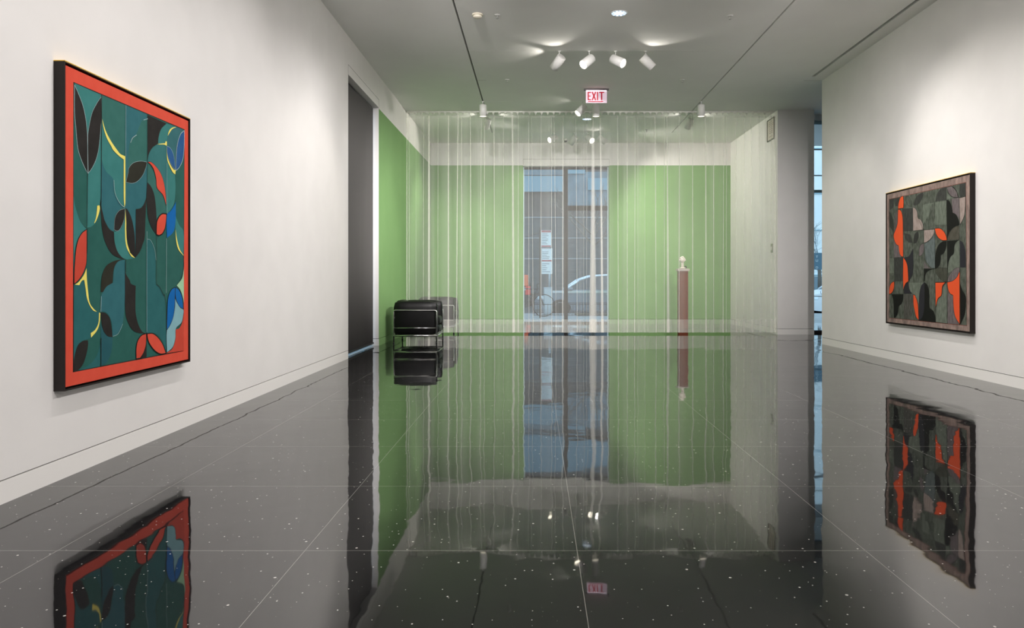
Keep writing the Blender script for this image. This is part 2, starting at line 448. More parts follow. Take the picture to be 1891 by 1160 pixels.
# lower field
f_('L5 665,235 740,215 800,130 830,20 835,300 860,460 910,600 L6 110,470 0,490 L5 850,655 780,620 720,540 675,400', T)
f_('L6 295,180 350,200 410,340 430,500 435,870 490,920 550,1040 L8 560,120 585,300 592,1000 540,840 480,750 400,710 290,705', TD)
f_('L5 835,665 760,670 700,720 665,800 650,1010 560,1060 500,1150 L7 460,0 465,210 530,220 590,280 630,400 640,590 720,550 790,430 830,0', TB)
f_('L5 50,1045 205,975 235,1160 L7 260,60 340,190 450,225 445,330 410,460 300,620 200,650 130,710 75,850 48,1000', TD)
f_('L7 455,680 430,800 380,920 290,1020 130,1110 455,1050', TD)
f_('L7 462,400 520,540 640,600 635,750 600,900 540,1000 462,1045', pm('deep_blue_teal', (34, 86, 94)))
# black pieces
f_('L1 60,140 110,250 180,430 225,620 250,820 258,960 L3 265,415 245,390 160,200 110,30 L1 80,800 60,560', K, CH, .003)
f_('L1 468,320 400,420 330,560 280,780 262,950 L3 268,415 330,330 390,200 430,30 L1 465,750 472,600', K, CH, .002)
f_('L3 458,790 470,920 510,1100 L5 520,60 590,190 660,235 675,400 720,540 790,630 835,660 760,640 640,580 550,440 490,250 465,0 L3 455,900', K)
f_('L3 830,955 750,980 690,1060 672,1140 L5 665,200 700,222 740,210 800,100 825,0', K, CH, .0015)
f_('L3 838,950 L4 0,720 60,850 100,1040 112,1160 L6 118,462 60,400 20,310 0,200 L5 850,300 842,0', K)
f_('L4 128,718 200,700 250,640 290,540 275,840 270,1000 262,1160 L6 235,250 190,370 120,465 125,200 L4 125,1000', K)
f_('L2 298,988 200,975 90,1000 20,1080 L3 880,400 845,550 L4 70,318 150,290 230,200 280,80', OL, CH, .0015)
f_('L4 300,300 360,370 410,500 435,700 445,900 438,1100 380,1020 320,870 300,700 290,500', K)
f_('L5 830,655 720,665 620,700 540,760 485,880 465,1020 458,1155 495,1155 550,1070 640,1015 660,800 720,690', OL)
f_('L5 830,660 835,850 905,980 L6 50,860 125,895 120,1160 L8 125,400 160,560 220,680 270,710 180,705 90,670 20,570 L7 840,250 L5 830,1100', K)
f_('L7 262,650 190,660 120,710 75,820 50,960 45,1125 110,1110 190,1010 240,860 265,720', K)
f_('L7 462,220 530,235 590,300 620,420 638,602 570,590 510,520 475,400', K)
# yellow
f_('L1 482,660 530,830 610,990 720,1150 L3 760,120 835,155 835,870 822,935 812,800 812,205 740,150 650,60 L1 620,1080 550,950 500,790', Y)
f_('L3 405,910 440,905 445,960 420,1060 L5 385,70 362,105 360,95 385,20 L3 400,980', Y)
f_('L3 836,960 848,1160 L5 848,200 862,400 905,540 L6 30,380 115,470 60,445 L5 905,575 850,460 830,250', Y)
f_('L2 612,590 640,500 690,460 750,452 685,482 650,530', Y)
f_('L2 450,715 520,705 575,700 580,672 600,672 600,740 560,722 500,720', Y)
f_('L5 60,1042 120,1000 200,890 240,790 245,950 265,1160 L7 290,80 350,170 400,215 340,192 280,100 245,0 L5 225,1100 205,970 170,980 130,1050', Y)
f_('L7 432,225 450,235 440,380 400,500 310,610 305,540 370,490 420,390', Y)
f_('L6 733,30 755,180 800,340 858,430 850,428 775,335 742,200', Y)
# blue, pale and red
f_('L2 602,745 650,770 700,870 720,1000 728,1110 680,1050 630,950 605,850', BL, CH, .002)
f_('L2 868,505 810,560 760,720 740,950 738,1120 790,1070 840,960 862,800', BL, CH, .005)
f_('L2 598,740 605,880 640,1000 700,1100 L4 735,120 728,185 690,150 640,50 L2 605,950', Y)
f_('L4 600,800 660,740 720,640 735,600 735,850 715,1020 680,1090 600,1155', BL2)
f_('L2 305,990 350,985 L4 420,50 500,160 550,300 580,480 590,660 540,500 450,390 435,250 400,110 350,30', RED, K, .002)
f_('L4 595,790 530,785 480,830 450,900 440,1000 440,1105 480,1120 530,1090 570,1010 590,880', RED, K, .007)
f_('L5 243,195 170,250 110,360 75,520 60,700 50,880 50,1035 120,970 190,860 235,720 243,500', RED2, K, .004)
f_('L8 855,360 857,975 590,1015 600,1000 680,950 730,800 735,650 790,630 840,520', RED2)
f_('L8 725,170 760,250 850,340 850,430 820,550 740,635 730,780 690,920 600,1005 598,665 660,560 700,440 722,300', LB, K, .003)
f_('L8 725,5 670,40 620,160 605,350 598,660 650,580 700,440 720,250', BL2, K, .004)
f_('L8 730,5 780,40 830,150 850,340 800,310 750,220 728,120', BL2, K, .004)
f_('L6 858,620 830,780 745,885 800,950 845,1080 858,1160', LG)
f_('L8 287,760 288,1070 190,1095 250,1000 280,880', K)
f_('L8 283,712 210,740 150,830 128,960 130,1100 190,1090 240,1010 275,900 285,800', RED2, K, .006)
f_('L8 295,715 380,712 460,770 530,870 585,1015 500,1025 420,980 340,880 305,790', RED, K, .006)
# drawn lines
for s_, m_, w_ in (('L1 470,295 L3 465,700 455,900', K, .004), ('L3 255,420 253,800 L5 253,150', K, .002), ('L1 840,450 L3 838,150', CH, .002), ('L2 303,262 L4 300,300', K, .002),
                   ('L7 460,620 458,1050', K, .005), ('L7 463,-20 455,210', CH, .003), ('L6 292,60 290,600 L8 290,690', CH, .0025), ('L6 592,170 590,600 588,1000', CH, .0025),
                   ('L4 598,10 598,780', CH, .002), ('L6 440,120 438,860', K, .003), ('L5 252,170 245,560', K, .003), ('L6 850,440 858,600 820,780 745,885', K, .003),
                   ('L7 640,590 720,550 790,400', CH, .002), ('L6 300,180 350,200 410,340 430,500', CH, .002), ('L3 655,520 665,680 700,790 760,890 820,935', CH, .003),
                   ('L5 838,660 835,850', K, .004), ('L6 435,870 490,920 550,1040 L8 560,120 585,300 592,640', K, .0035), ('L2 40,690 70,620 130,575', CH, .004), ('L2 240,345 303,325', CH, .004)):
    A.line(s_, m_, w_)
A.b.build('canvas', None, pl, tri=True)
# gallery of marks: border face
b = MB(); b.box(.0474, .0479, 3.536-4.16, 4.782-4.16, .018, 1.611, RED); b.build('painted_border', None, pl)

# right painting
pr = thing('abstract_painting', 'dark grey-green abstract painting with orange shapes and mottled grey-pink border', 'painting', (XR, 8.08, .455))
frc = 4.385
frame_and_canvas(pr, frc, XR, 7.211, 8.949, .455, 2.080, None)
PB = mottled('paint_grey_pink', (112, 98, 92), (160, 138, 128), 9, .85, (1, 2.2, 1))
def gm_(name, c, d=34): return mottled('paint_r_'+name, c, tuple(min(255, v+d) for v in c), 16, .85, (1, 2.2, 1))
BASE = gm_('grey_green', (62, 68, 58)); DK = gm_('dark_grey', (50, 52, 48), 14); LT = gm_('light_grey_green', (88, 96, 84), 24); BG = gm_('blue_grey', (82, 92, 90), 22)
ORG = mat('paint_orange', (222, 84, 42), .7, spec=.2); KK = mat('paint_r_black', (17, 18, 15), .7, spec=.2); KB = mat('paint_blue_black', (40, 40, 45), .7, spec=.2)
PK = gm_('pink', (140, 126, 118), 26); PK2 = gm_('dull_pink', (92, 84, 84), 22)
b = MB(); b.box(-.0479, -.01, 7.229-8.08, 8.931-8.08, .018, 1.607, PB); b.build('canvas_sides', None, pr)
A = Art(frc+.002, -1, TR, pr.location); f_ = A.fill
f_('R1 88,426 R2 902,203 R6 765,1026 R5 93,932', BASE, mat('line_rust', (110, 55, 45), .8), .006, False)
f_('R1 95,430 200,405 190,600 105,690', DK); f_('R1 215,410 340,380 310,600 240,590', DK)
f_('R1 900,265 780,320 710,420 660,570 760,570 840,480 900,350', DK)
f_('R1 400,650 650,640 R3 660,150 430,160', DK); f_('R2 460,310 350,340 260,450 210,640 460,605', DK)
f_('R2 760,250 895,210 895,515 760,540', DK)
f_('R2 205,660 460,620 460,1160 205,1160', LT); f_('R2 0,690 190,665 110,730 60,950 0,1040 -70,1160 -70,720', LT)
f_('R2 470,430 510,480 570,540 600,560 470,590', LT)
f_('R2 580,580 750,545 755,1050 680,930 605,890 590,740', PK2)
f_('R3 205,790 425,780 R5 425,60 R5 215,60', DK); f_('R3 95,800 200,800 200,1150 95,1150', LT)
f_('R3 450,200 600,240 650,430 560,430 480,330', DK)
f_('R4 750,90 640,120 550,210 500,340 490,410 755,400', gm_('olive', (68, 66, 56), 16), KK, .003)
f_('R3 930,440 R4 0,470 100,400 190,260 208,500 205,1045 120,1035 30,930 0,880 R3 950,800', BG, KK, .004)
f_('R3 928,860 R3 975,960 1060,1040 925,1040', PK2)
f_('R4 750,415 690,460 650,560 630,720 565,780 515,920 495,1150 760,1040', LT)
f_('R6 180,30 240,120 330,200 395,210 400,0 400,-50 180,-60', gm_('dark_olive', (58, 60, 50), 16), KK, .003)
f_('R6 405,210 420,120 490,10 560,-50 632,-60 615,50 580,120 500,190', PK2, KK, .003)
f_('R6 390,220 320,300 295,460 235,520 200,640 185,960 395,985', LT, KK, .003)
f_('R6 405,340 440,430 505,470 520,740 560,880 625,1000 405,985', PK2)
f_('R5 560,90 920,90 850,170 810,340 800,600 R5 760,520 710,390 R5 650,350 590,280', LT)
f_('R5 95,375 150,385 190,480 200,920 95,930', BASE)
f_('R5 440,370 660,370 640,820 580,960 440,950', gm_('grey', (66, 66, 60), 20))
f_('R3 205,380 270,480 320,500 340,680 420,770 205,785', PK2)
f_('R3 915,440 850,480 810,570 800,750 860,730 910,640', PK2, KK, .003)
f_('R1 92,700 150,790 185,920 205,1130 R3 200,195 150,110 R1 105,1050', mat('paint_green_black', (28, 32, 25), .7))
f_('R1 225,800 300,690 300,900 R3 290,0 210,190', gm_('mauve_grey', (76, 72, 68), 18))
f_('R3 780,155 710,210 675,330 672,450 730,440 780,340 792,240', mat('paint_r_soft_black', (33, 34, 30), .7))
f_('R2 468,600 530,620 580,740 605,890 680,930 740,1060 755,1130 R4 750,75 640,110 540,210 490,340 480,400', KK)
f_('R4 480,425 750,408 680,460 640,560 625,720 560,780 510,920 490,1100 480,800', KK)
f_('R4 470,430 380,440 300,500 240,620 215,780 205,1055 240,1050 310,970 335,850 340,745 400,710 450,600', KK)
f_('R3 918,1045 R4 205,1058 90,1085 10,1150 R5 935,60 918,60', KK)
f_('R4 765,410 830,460 870,560 895,720 900,1025 770,1025', KB)
f_('R3 450,780 560,750 620,650 665,560 655,1160 R5 555,60 R3 545,1160 520,940', KB)
f_('R5 555,80 500,110 460,190 440,355 650,355 590,280 560,180', KB)
f_('R5 150,372 430,370 425,480 390,590 320,660 300,820 240,925 205,925 200,650 185,480', KK)
f_('R5 935,80 1000,140 1040,260 R6 62,400 75,690 140,750 175,860 183,965 R5 800,990 800,600 820,330 860,170', KK)
f_('R5 935,80 860,170 820,330 800,600 800,990 870,930 920,760 935,500', KB)
f_('R6 640,240 680,360 745,480 745,640 720,820 645,1000', KK)
f_('R1 660,615 720,650 765,750 780,870 850,920 900,1040 905,1160 R3 910,120 665,150', PK, KK, .003)
f_('R3 925,130 R4 195,165 180,270 100,390 0,460 R3 925,430', PK, KK, .003)
f_('R2 760,560 895,525 890,750 860,980 775,1155', PK, KK, .003)
f_('R2 470,320 570,290 640,340 700,430 735,540 650,545 570,510 510,430', PK2, KK, .005)
f_('R1 470,370 560,360 620,470 645,600 560,580 490,480', BASE, KK, .003)
O_ = lambda s_: f_(s_, ORG, KK, .005)
O_('R1 430,345 370,380 330,480 310,600 312,655 435,635 440,480')
O_('R1 330,660 380,710 415,850 425,1160 R3 430,770 370,740 335,640 320,500 270,470 220,370 205,240 250,120 290,0 R1 300,950 310,680')
O_('R3 430,775 490,860 530,980 545,1160 R5 555,60 490,110 450,200 435,280 425,0 R3 428,1000')
O_('R4 205,148 320,145 410,220 460,320 480,412 380,415 290,360 230,260')
O_('R5 215,60 150,100 110,190 95,365 140,350 190,280 215,180')
O_('R5 670,375 710,390 760,520 785,680 800,985 740,910 700,740 675,600')
O_('R6 180,220 370,215 310,290 290,460 230,520 195,640 185,690')
O_('R6 632,0 634,600 635,1000 560,880 525,740 510,460 450,420 415,330 400,215 500,190 580,120 615,50')
for s_ in ('R2 465,310 470,600 R4 480,420', 'R6 403,0 400,980', 'R5 935,0 935,80', 'R6 180,210 185,960', 'R3 920,100 925,440', 'R1 655,600 660,1100', 'R4 210,170 210,1050', 'R2 595,285 690,390 740,540 900,520', 'R5 95,362 430,362', 'R6 180,212 400,212', 'R3 205,785 430,772', 'R3 665,150 R4 205,150'):
    A.line(s_, KK, .0025)
A.b.build('canvas', None, pr, tri=True)

# ------------------------------------------------------------------ sheer curtain
YC = 13.1
def cx(px): return (px-VX)*YC/F
fab = bpy.data.materials.new('sheer_organza'); fab.use_nodes = True
nt = fab.node_tree; nt.nodes.clear()
def fabric(nt, base):
    o_ = nt.nodes.new('ShaderNodeOutputMaterial'); tr = nt.nodes.new('ShaderNodeBsdfTransparent'); df = nt.nodes.new('ShaderNodeBsdfDiffuse'); tl = nt.nodes.new('ShaderNodeBsdfTranslucent')
    m1 = nt.nodes.new('ShaderNodeMixShader'); m2 = nt.nodes.new('ShaderNodeMixShader')
    for n in (df, tl): n.inputs['Color'].default_value = (*lin((250, 248, 243)), 1)
    tr.inputs[0].default_value = (1, 1, 1, 1)
    m1.inputs[0].default_value = .35
    nt.links.new(df.outputs[0], m1.inputs[1]); nt.links.new(tl.outputs[0], m1.inputs[2])
    tc = nt.nodes.new('ShaderNodeNewGeometry'); mp = nt.nodes.new('ShaderNodeMapping'); mp.inputs['Scale'].default_value = (1, 0, .012)
    no = nt.nodes.new('ShaderNodeTexNoise'); no.inputs['Scale'].default_value = 7; no.inputs['Detail'].default_value = 4; no.inputs['Roughness'].default_value = .65
    mr = nt.nodes.new('ShaderNodeMapRange'); mr.inputs[1].default_value = .3; mr.inputs[2].default_value = .7; mr.inputs[3].default_value = base*.6; mr.inputs[4].default_value = base*1.4
    nt.links.new(tc.outputs['Position'], mp.inputs[0]); nt.links.new(mp.outputs[0], no.inputs['Vector']); nt.links.new(no.outputs['Fac'], mr.inputs[0])
    nt.links.new(mr.outputs[0], m2.inputs[0]); nt.links.new(tr.outputs[0], m2.inputs[1]); nt.links.new(m1.outputs[0], m2.inputs[2]); nt.links.new(m2.outputs[0], o_.inputs[0])
fabric(nt, .18)
PLE = [(751, 751, 1.6, 2.2), (755, 755.5, 1, 1.4), (768, 768, .6, .8), (782, 782, 1, 1), (792, 792, 3.6, 4.5), (809, 808.5, 1, 1), (828, 828, 2, 2.6), (846, 843, 1.6, 2), (852, 853, 1, 1), (868.5, 869.5, 1.6, 3),
       (889, 886.5, 1, 1.6), (895, 894, 1, 1.2), (912, 913.5, 1.8, 2.2), (929.5, 930, 1, 1), (946, 948.5, 3, 5), (957, 957, 1, 1.6), (976, 977, 1, 1.2), (981.5, 984.5, 1, 1.4), (999, 999, 1.2, 1.4), (1018, 1019, 1, 1.4),
       (1023, 1027, 1, 1.4), (1040, 1039, 1.8, 2.4), (1063.5, 1066, 1.2, 1.6), (1078, 1078, .7, .8), (1084, 1083, .8, 1), (1095, 1095, 4.5, 15), (1108, 1112.5, 2.6, 5), (1140.5, 1142, 1.8, 2), (1158, 1158.5, 1, 1.4),
       (1173, 1172, 1, 1.6), (1178, 1178, .8, .8), (1191, 1191, .8, .8), (1209.5, 1212, 2, 1.4), (1227, 1227, 1, 1.5), (1231.5, 1234, 1.6, 6), (1255, 1254, 1.2, 1.5), (1279, 1279.5, 1.6, 1.8), (1303, 1304, 2.4, 2.6), (1318, 1318, 1.4, 1.2),
       (1337, 1335.5, 1.4, 2), (1342, 1341, .8, 1), (1359, 1360, 1, 1.4), (1375, 1374, .6, .8), (1387, 1389, .6, 1), (1402, 1403, .6, .8), (1414, 1414, .6, .8), (1424, 1424, 1, 1.4), (1431, 1431, 1.6, 2.4)]
cur = thing('sheer_curtain', 'floor-length white sheer curtain hanging across the whole room', 'curtain', (1.0, YC, 0))
def curtain_sheet(z0, z1, nz, dy, ph=0):
    b = MB(); cols = None; rows = []
    for j in range(nz+1):
        z = z0+(z1-z0)*j/nz; t = max(0, 1-(z/3.98))      # 0 top, 1 bottom
        row = []
        prev = cx(749.5)
        for i, (xt, xb, wt, wb) in enumerate(PLE):
            c = cx(xt+(xb-xt)*t**.7); w = (wt+(wb-wt)*t**1.3)*YC/F
            nseg = 6
            x0 = prev; x1 = c-w/2
            for q in range(nseg):
                u = q/nseg; x = x0+(x1-x0)*u
                row.append((x, dy+.02*math.sin(math.pi*u)*(1 if i % 2 else -1)*(.4+.6*t)+.003*math.sin(x*40+z)))
            x1 = c-w/2; x2 = c+w/2
            row.append((x1, dy))
            for q in range(5):
                row.append((x2-w*.11*q if q % 2 == 0 else x1+w*.10*(q-1), dy+.003*(q+1)))
            x2 = x2-w*.44
            prev = x2
        row.append((cx(1434.5), dy))
        rows.append([b.bm.verts.new((x-1.0, y, z)) for x, y in row])
    b.mi(fab)
    for j in range(nz):
        for k in range(len(rows[0])-1):
            f = b.bm.faces.new((rows[j][k], rows[j][k+1], rows[j+1][k+1], rows[j+1][k])); f.smooth = False
    return b
curtain_sheet(.03, 3.995, 10, 0).build('sheer_panel', None, cur)
hemf = bpy.data.materials.new('sheer_organza_doubled'); hemf.use_nodes = True; hemf.node_tree.nodes.clear(); fabric(hemf.node_tree, .25)
b = curtain_sheet(.03, .27, 2, -.006); b.mats[0] = hemf; b.build('hem', None, cur)
b = curtain_sheet(3.97, 4.016, 1, -.003); b.build('heading_tape', None, cur)
# the track and its glides
PLW = mat('track_white', (222, 222, 214), .5)
trk = thing('curtain_track', 'white ceiling track carrying the sheer curtain on small glides', 'curtain track', (1.0, YC, H))
b = MB(); b.box(XL+.005-1, XB-.03-1, -.018, .018, -.024, 0, PLW, .002); b.build('rail', None, trk)
x = XL+.05
me = None
while x < XB-.06:
    b = MB(); b.box(-.02, .02, -.022, .022, -.045, -.024, PLW, .004); b.box(-.006, .006, -.006, .006, -.066, -.045, PLW)
    if me is None:
        o = b.build('glide', None, trk, loc=(x-1, 0, 0)); me = o.data
    else:
        b.bm.free(); o = bpy.data.objects.new('glide', me); C.objects.link(o); o.parent = trk; o.location = (x-1, 0, 0)
    x += .1105

# ------------------------------------------------------------------ spotlights
HOUS = mat('lamp_housing_white', (226, 226, 222), .45); CAPM = mat('lamp_cap', (205, 205, 200), .5)
LENS = mat('lamp_lens_lit', (255, 250, 235), .3, emit=(255, 244, 220), es=7)
LENSD = mat('lamp_lens_inside', (235, 230, 215), .3, emit=(255, 244, 220), es=2.0)
_pm = {}
def lamp_mesh(kind):
    b = MB()
    if kind == 'stem': b.lathe([(.006, 0), (.006, -.085)], m=HOUS, seg=10); b.box(-.016, .016, -.010, .010, -.012, 0, HOUS, .002)
    if kind == 'yoke': b.lathe([(.014, -.078), (.016, -.085), (.014, -.098)], m=HOUS, seg=12)
    if kind == 'housing': b.lathe([(.058, .070), (.063, .065), (.063, -.130), (.059, -.130), (.059, -.118)], m=HOUS, seg=32)
    if kind == 'rear_cap': b.lathe([(.0001, .0725), (.050, .0725), (.0595, .066)], m=CAPM, seg=32)
    o = b.build(kind); me = o.data; bpy.data.objects.remove(o); return me
for k_ in ('stem', 'yoke', 'housing', 'rear_cap'): _pm[k_] = lamp_mesh(k_)
def lens_mesh(m):
    b = MB(); b.lathe([(.0001, -.126), (.057, -.124)], m=m, seg=32); o = b.build('lens'); me = o.data; bpy.data.objects.remove(o); return me
_pm['lit'] = lens_mesh(LENS); _pm['dim'] = lens_mesh(LENSD)
def put(me, name, parent, M=None):
    o = bpy.data.objects.new(name, me); C.objects.link(o); o.parent = parent
    if M is not None: o.matrix_local = M
    return o
LIGHTS = []
def spot(name, loc, d, power, size=1.0, blend=.6, rad=.04, col=(1., .94, .86)):
    l = bpy.data.lights.new(name, 'SPOT'); l.energy = power; l.spot_size = size; l.spot_blend = blend; l.shadow_soft_size = rad; l.color = col
    o = bpy.data.objects.new(name, l); C.objects.link(o); o.location = loc
    o.rotation_euler = Vector(d).to_track_quat('-Z', 'Y').to_euler(); return o
def head(px, d, dirv, label, lens='dim', power=60, drop=.0, size=1.0, leak=0, ld=(), cast=True, lcol=(1., .94, .86)):
    x = (px-VX)*d/F
    t = thing('track_spotlight', label, 'spotlight', (x, d, H), 'white cylinder spotlights on the ceiling tracks')
    put(_pm['stem'], 'stem', t); put(_pm['yoke'], 'yoke', t)
    D = Vector(dirv).normalized(); R = D.to_track_quat('-Z', 'Y').to_matrix().to_4x4()
    piv = Vector((0, 0, -.125-drop)) 
    M = Matrix.Translation(piv) @ R @ Matrix.Translation((0, 0, -.01))
    hs = put(_pm['housing'], 'housing', t, M); put(_pm['rear_cap'], 'rear_cap', t, M); put(_pm[lens], 'lens', t, M)
    if cast:
        p = Vector((x, d, H))+piv+D*.15
        spot('spot_beam', p, D, power, size)
    for lx, ly, *lk in ld:
        p = Vector((x, d, H))+Vector((0, 0, -.135))+Vector((lx, ly, 0)).normalized()*.09
        spot('spot_spill', p, (lx, ly, .02), leak*(lk[0] if lk else 1), 1.75, .6, .012, lcol)
    return t
G1 = 9.64; G2_ = 12.36; G3 = 15.0
head(1033, G1, (-.52, .62, -.58), 'leftmost white spotlight of the near group of four, its back turned', 'dim', 90, leak=9, ld=((-.25, -1, .7), (-1, .05, .6)))
head(1088, G1, (-.62, -.50, -.60), 'lit spotlight of the near four, second from left, facing the left painting', 'lit', 150, size=.9)
head(1136.6, G1, (.68, -.55, -.48), 'lit spotlight of the near four, third from left, facing the right painting', 'lit', 150, size=.9)
head(1192, G1, (.70, .12, -.68), 'rightmost white spotlight of the near group of four, seen from the side', 'dim', 60, leak=9, ld=((.25, -1, .7), (1, .05, .6)))
head(891.8, G2_, (0, 0, -1), 'white cylinder spotlight pointing straight down on the left track before the curtain', 'dim', 50)
head(1076, G2_, (-.64, -.28, -.70), 'single lit spotlight angled left just below the exit sign', 'lit', 90, leak=5, ld=((-1, -.05),))
head(1100.5, G2_, (0, 0, -1), 'white cylinder spotlight pointing straight down behind the exit sign', 'dim', 50)
head(1294.7, G2_, (0, 0, -1), 'white cylinder spotlight pointing straight down on the right track before the curtain', 'dim', 50)
head(900.5, 13.4, (-.28, .5, -.8), 'spotlight behind the curtain at the end of the left track', 'dim', 130, size=1.5, leak=4, ld=((-1, -.2), (1, -.1)))
head(1274.5, 13.4, (-.25, .5, -.8), 'spotlight behind the curtain at the end of the right track', 'dim', 130, size=1.5, leak=4, ld=((-1, -.2), (1, -.1)))
head(1024, G3, (-.75, -.5, -.32), 'leftmost lit spotlight of the far group, aimed left behind the curtain', 'lit', 160, size=1.2)
head(1060.5, G3, (-.5, .6, -.62), 'faint spotlight of the far group with its back turned, right of the dark dome', 'dim', 60)
head(1087, G3, (.45, -.72, -.46), 'bright lit spotlight of the far group beside a tilted white cylinder', 'lit', 60, size=.9)
head(1109, G3, (.80, .02, -.60), 'rightmost white cylinder of the far group, tilted to the right', 'dim', 210, size=2.0, leak=3, ld=((-.5, -1), (1, -.1)))

# downlights
RIMW = mat('downlight_rim', (235, 238, 240), .4); REFL = mat('downlight_reflector', (210, 225, 240), .15, .7, emit=(215, 232, 255), es=1.6)
def downlight(px, py, label, power):
    d = 3.085*F/(VY-py); x = (px-VX)*d/F
    t = thing('downlight', label, 'downlight', (x, d, H), 'round recessed downlights')
    b = MB(); b.lathe([(.086, -.004), (.097, -.003), (.099, 0.0005), (.086, .0005)], m=RIMW, seg=40, cap=False); b.build('trim_ring', None, t)
    b = MB()
    for q in range(20):
        a0 = q*math.pi/10
        b.poly([(.086*math.cos(a0), .086*math.sin(a0), -.002), (.086*math.cos(a0+.314), .086*math.sin(a0+.314), -.002), (.05*math.cos(a0+.314), .05*math.sin(a0+.314), -.0012), (.05*math.cos(a0), .05*math.sin(a0), -.0012)], REFL if q % 2 else mat('downlight_facet', (150, 165, 180), .2, .6, emit=(150, 175, 205), es=1.0))
    b.poly([(.05*math.cos(a*math.pi/12), .05*math.sin(a*math.pi/12), -.0012) for a in range(24)], mat('downlight_bulb', (240, 245, 250), .3, emit=(235, 243, 255), es=2.0))
    b.build('reflector', None, t)
    spot('downlight_beam', (x, d, H-.02), (0, 0, -1), power, 1.7, .8, .05, (.9, .96, 1.0))
downlight(1143, 24.5, 'round recessed downlight in the near ceiling, above the four spotlights', 25)
downlight(1083.8, 220, 'round recessed downlight in the ceiling behind the curtain', 25)
# smoke detector
t = thing('smoke_detector', 'round white smoke detector on the ceiling by the left track', 'smoke detector', (-.678, 8.31, H))
b = MB(); b.lathe([(.064, 0), (.066, -.012), (.060, -.016)], m=mat('detector_cream', (214, 208, 190), .5)); b.build('base', None, t)
b = MB(); b.lathe([(.050, -.016), (.052, -.030), (.040, -.042), (.0001, -.044)], m=mat('detector_cream', (0, 0, 0))); b.build('cover', None, t)
# sprinklers
CHR = mat('chrome', (240, 240, 240), .16, 1.0); SPG = mat('sprinkler_grey', (170, 170, 165), .5, .3)
first = None
for x, d, lb in ((-.45, 8.33, 'ceiling sprinkler beside the smoke detector'), (2.27, 8.35, 'near ceiling sprinkler right of the downlight'), (-.443, 11.02, 'ceiling sprinkler left of the exit sign'), (2.26, 11.02, 'ceiling sprinkler right of the exit sign'),
                 (-.45, 14.7, 'faint ceiling sprinkler behind the left half of the curtain'), (2.28, 14.7, 'faint ceiling sprinkler behind the right half of the curtain')):
    t = thing('sprinkler', lb, 'sprinkler', (x, d, H), 'ceiling sprinklers')
    if first is None:
        b = MB(); b.lathe([(.034, .002), (.034, -.004), (.02, -.010)], m=CAPM); e = b.build('escutcheon', None, t)
        b = MB(); b.lathe([(.008, -.008), (.006, -.022)], m=SPG, seg=10); b.tube([(-.009, 0, -.020), (-.010, 0, -.030), (0, 0, -.042), (.010, 0, -.030), (.009, 0, -.020)], .0025, SPG, 6); st = b.build('body', None, t)
        b = MB(); b.lathe([(.0001, -.042), (.015, -.042), (.015, -.044), (.0001, -.045)], m=SPG, seg=16); df = b.build('deflector', None, t)
        first = (e.data, st.data, df.data)
    else:
        for me_, nm in zip(first, ('escutcheon', 'body', 'deflector')): put(me_, nm, t)
# dome camera
t = thing('dome_camera', 'small dark dome camera on the ceiling near the back wall', 'security camera', ((1044.6-VX)*15.7/F, 15.7, H))
b = MB(); b.lathe([(.042, .002), (.042, -.03), (.036, -.036)], m=CAPM); b.build('base', None, t)
b = MB(); b.lathe([(.036, -.034), (.033, -.052), (.02, -.066), (.0001, -.071)], m=mat('dome_smoke', (40, 40, 38), .15)); b.build('dome', None, t)

# ------------------------------------------------------------------ exit sign
dE = 11.57
t = thing('exit_sign', 'hanging white exit sign with red letters and arrow', 'exit sign', ((1101.3-VX)*dE/F, dE, H))
b = MB(); b.box(-.2, .2, -.03, .03, -.022, 0, mat('sign_mount', (95, 92, 92), .4, .5), .003); b.build('mount', None, t)
sm = mat('sign_acrylic', (225, 205, 215), .2, emit=(232, 205, 222), es=.62)
b = MB(); b.box(-.17, .17, -.006, .006, -.225, -.022, sm); b.build('panel', None, t)
b = MB(); b.box(-.16, .16, -.009, -.007, -.034, -.024, mat('sign_led', (255, 245, 250), .3, emit=(255, 240, 250), es=3)); b.build('light_strip', None, t)
rm = mat('sign_red', (190, 16, 42), .4, emit=(195, 16, 45), es=.4)
b = MB()
def bar(x0, z0, x1, z1, w=.020):
    d = Vector((x1-x0, 0, z1-z0)); d.normalize(); n_ = Vector((-d.z, 0, d.x))*w/2
    vs = [Vector((x0, 0, z0))-n_, Vector((x1, 0, z1))-n_, Vector((x1, 0, z1))+n_, Vector((x0, 0, z0))+n_]
    a = [b.bm.verts.new((v.x, -.0085, v.z)) for v in vs]; c = [b.bm.verts.new((v.x, -.0055, v.z)) for v in vs]
    b.bm.faces.new(a); b.bm.faces.new(c[::-1])
    for k in range(4): b.bm.faces.new((a[k], c[k], c[(k+1) % 4], a[(k+1) % 4]))
b.mi(rm)
zt_, zb_ = -.048, -.182
bar(-.132, zb_, -.132, zt_); bar(-.132, zt_-.008, -.085, zt_-.008, .016); bar(-.132, (zt_+zb_)/2, -.092, (zt_+zb_)/2, .014); bar(-.132, zb_+.008, -.085, zb_+.008, .016)
bar(-.068, zb_, -.012, zt_); bar(-.068, zt_, -.012, zb_)
bar(.018, zb_, .018, zt_)
bar(.045, zt_-.008, .125, zt_-.008, .016); bar(.085, zb_, .085, zt_)
bar(-.135, -.205, .09, -.205, .013)
b.poly([(.08, -.0085, -.192), (.125, -.0085, -.203), (.08, -.0085, -.214)])
b.build('lettering', None, t)

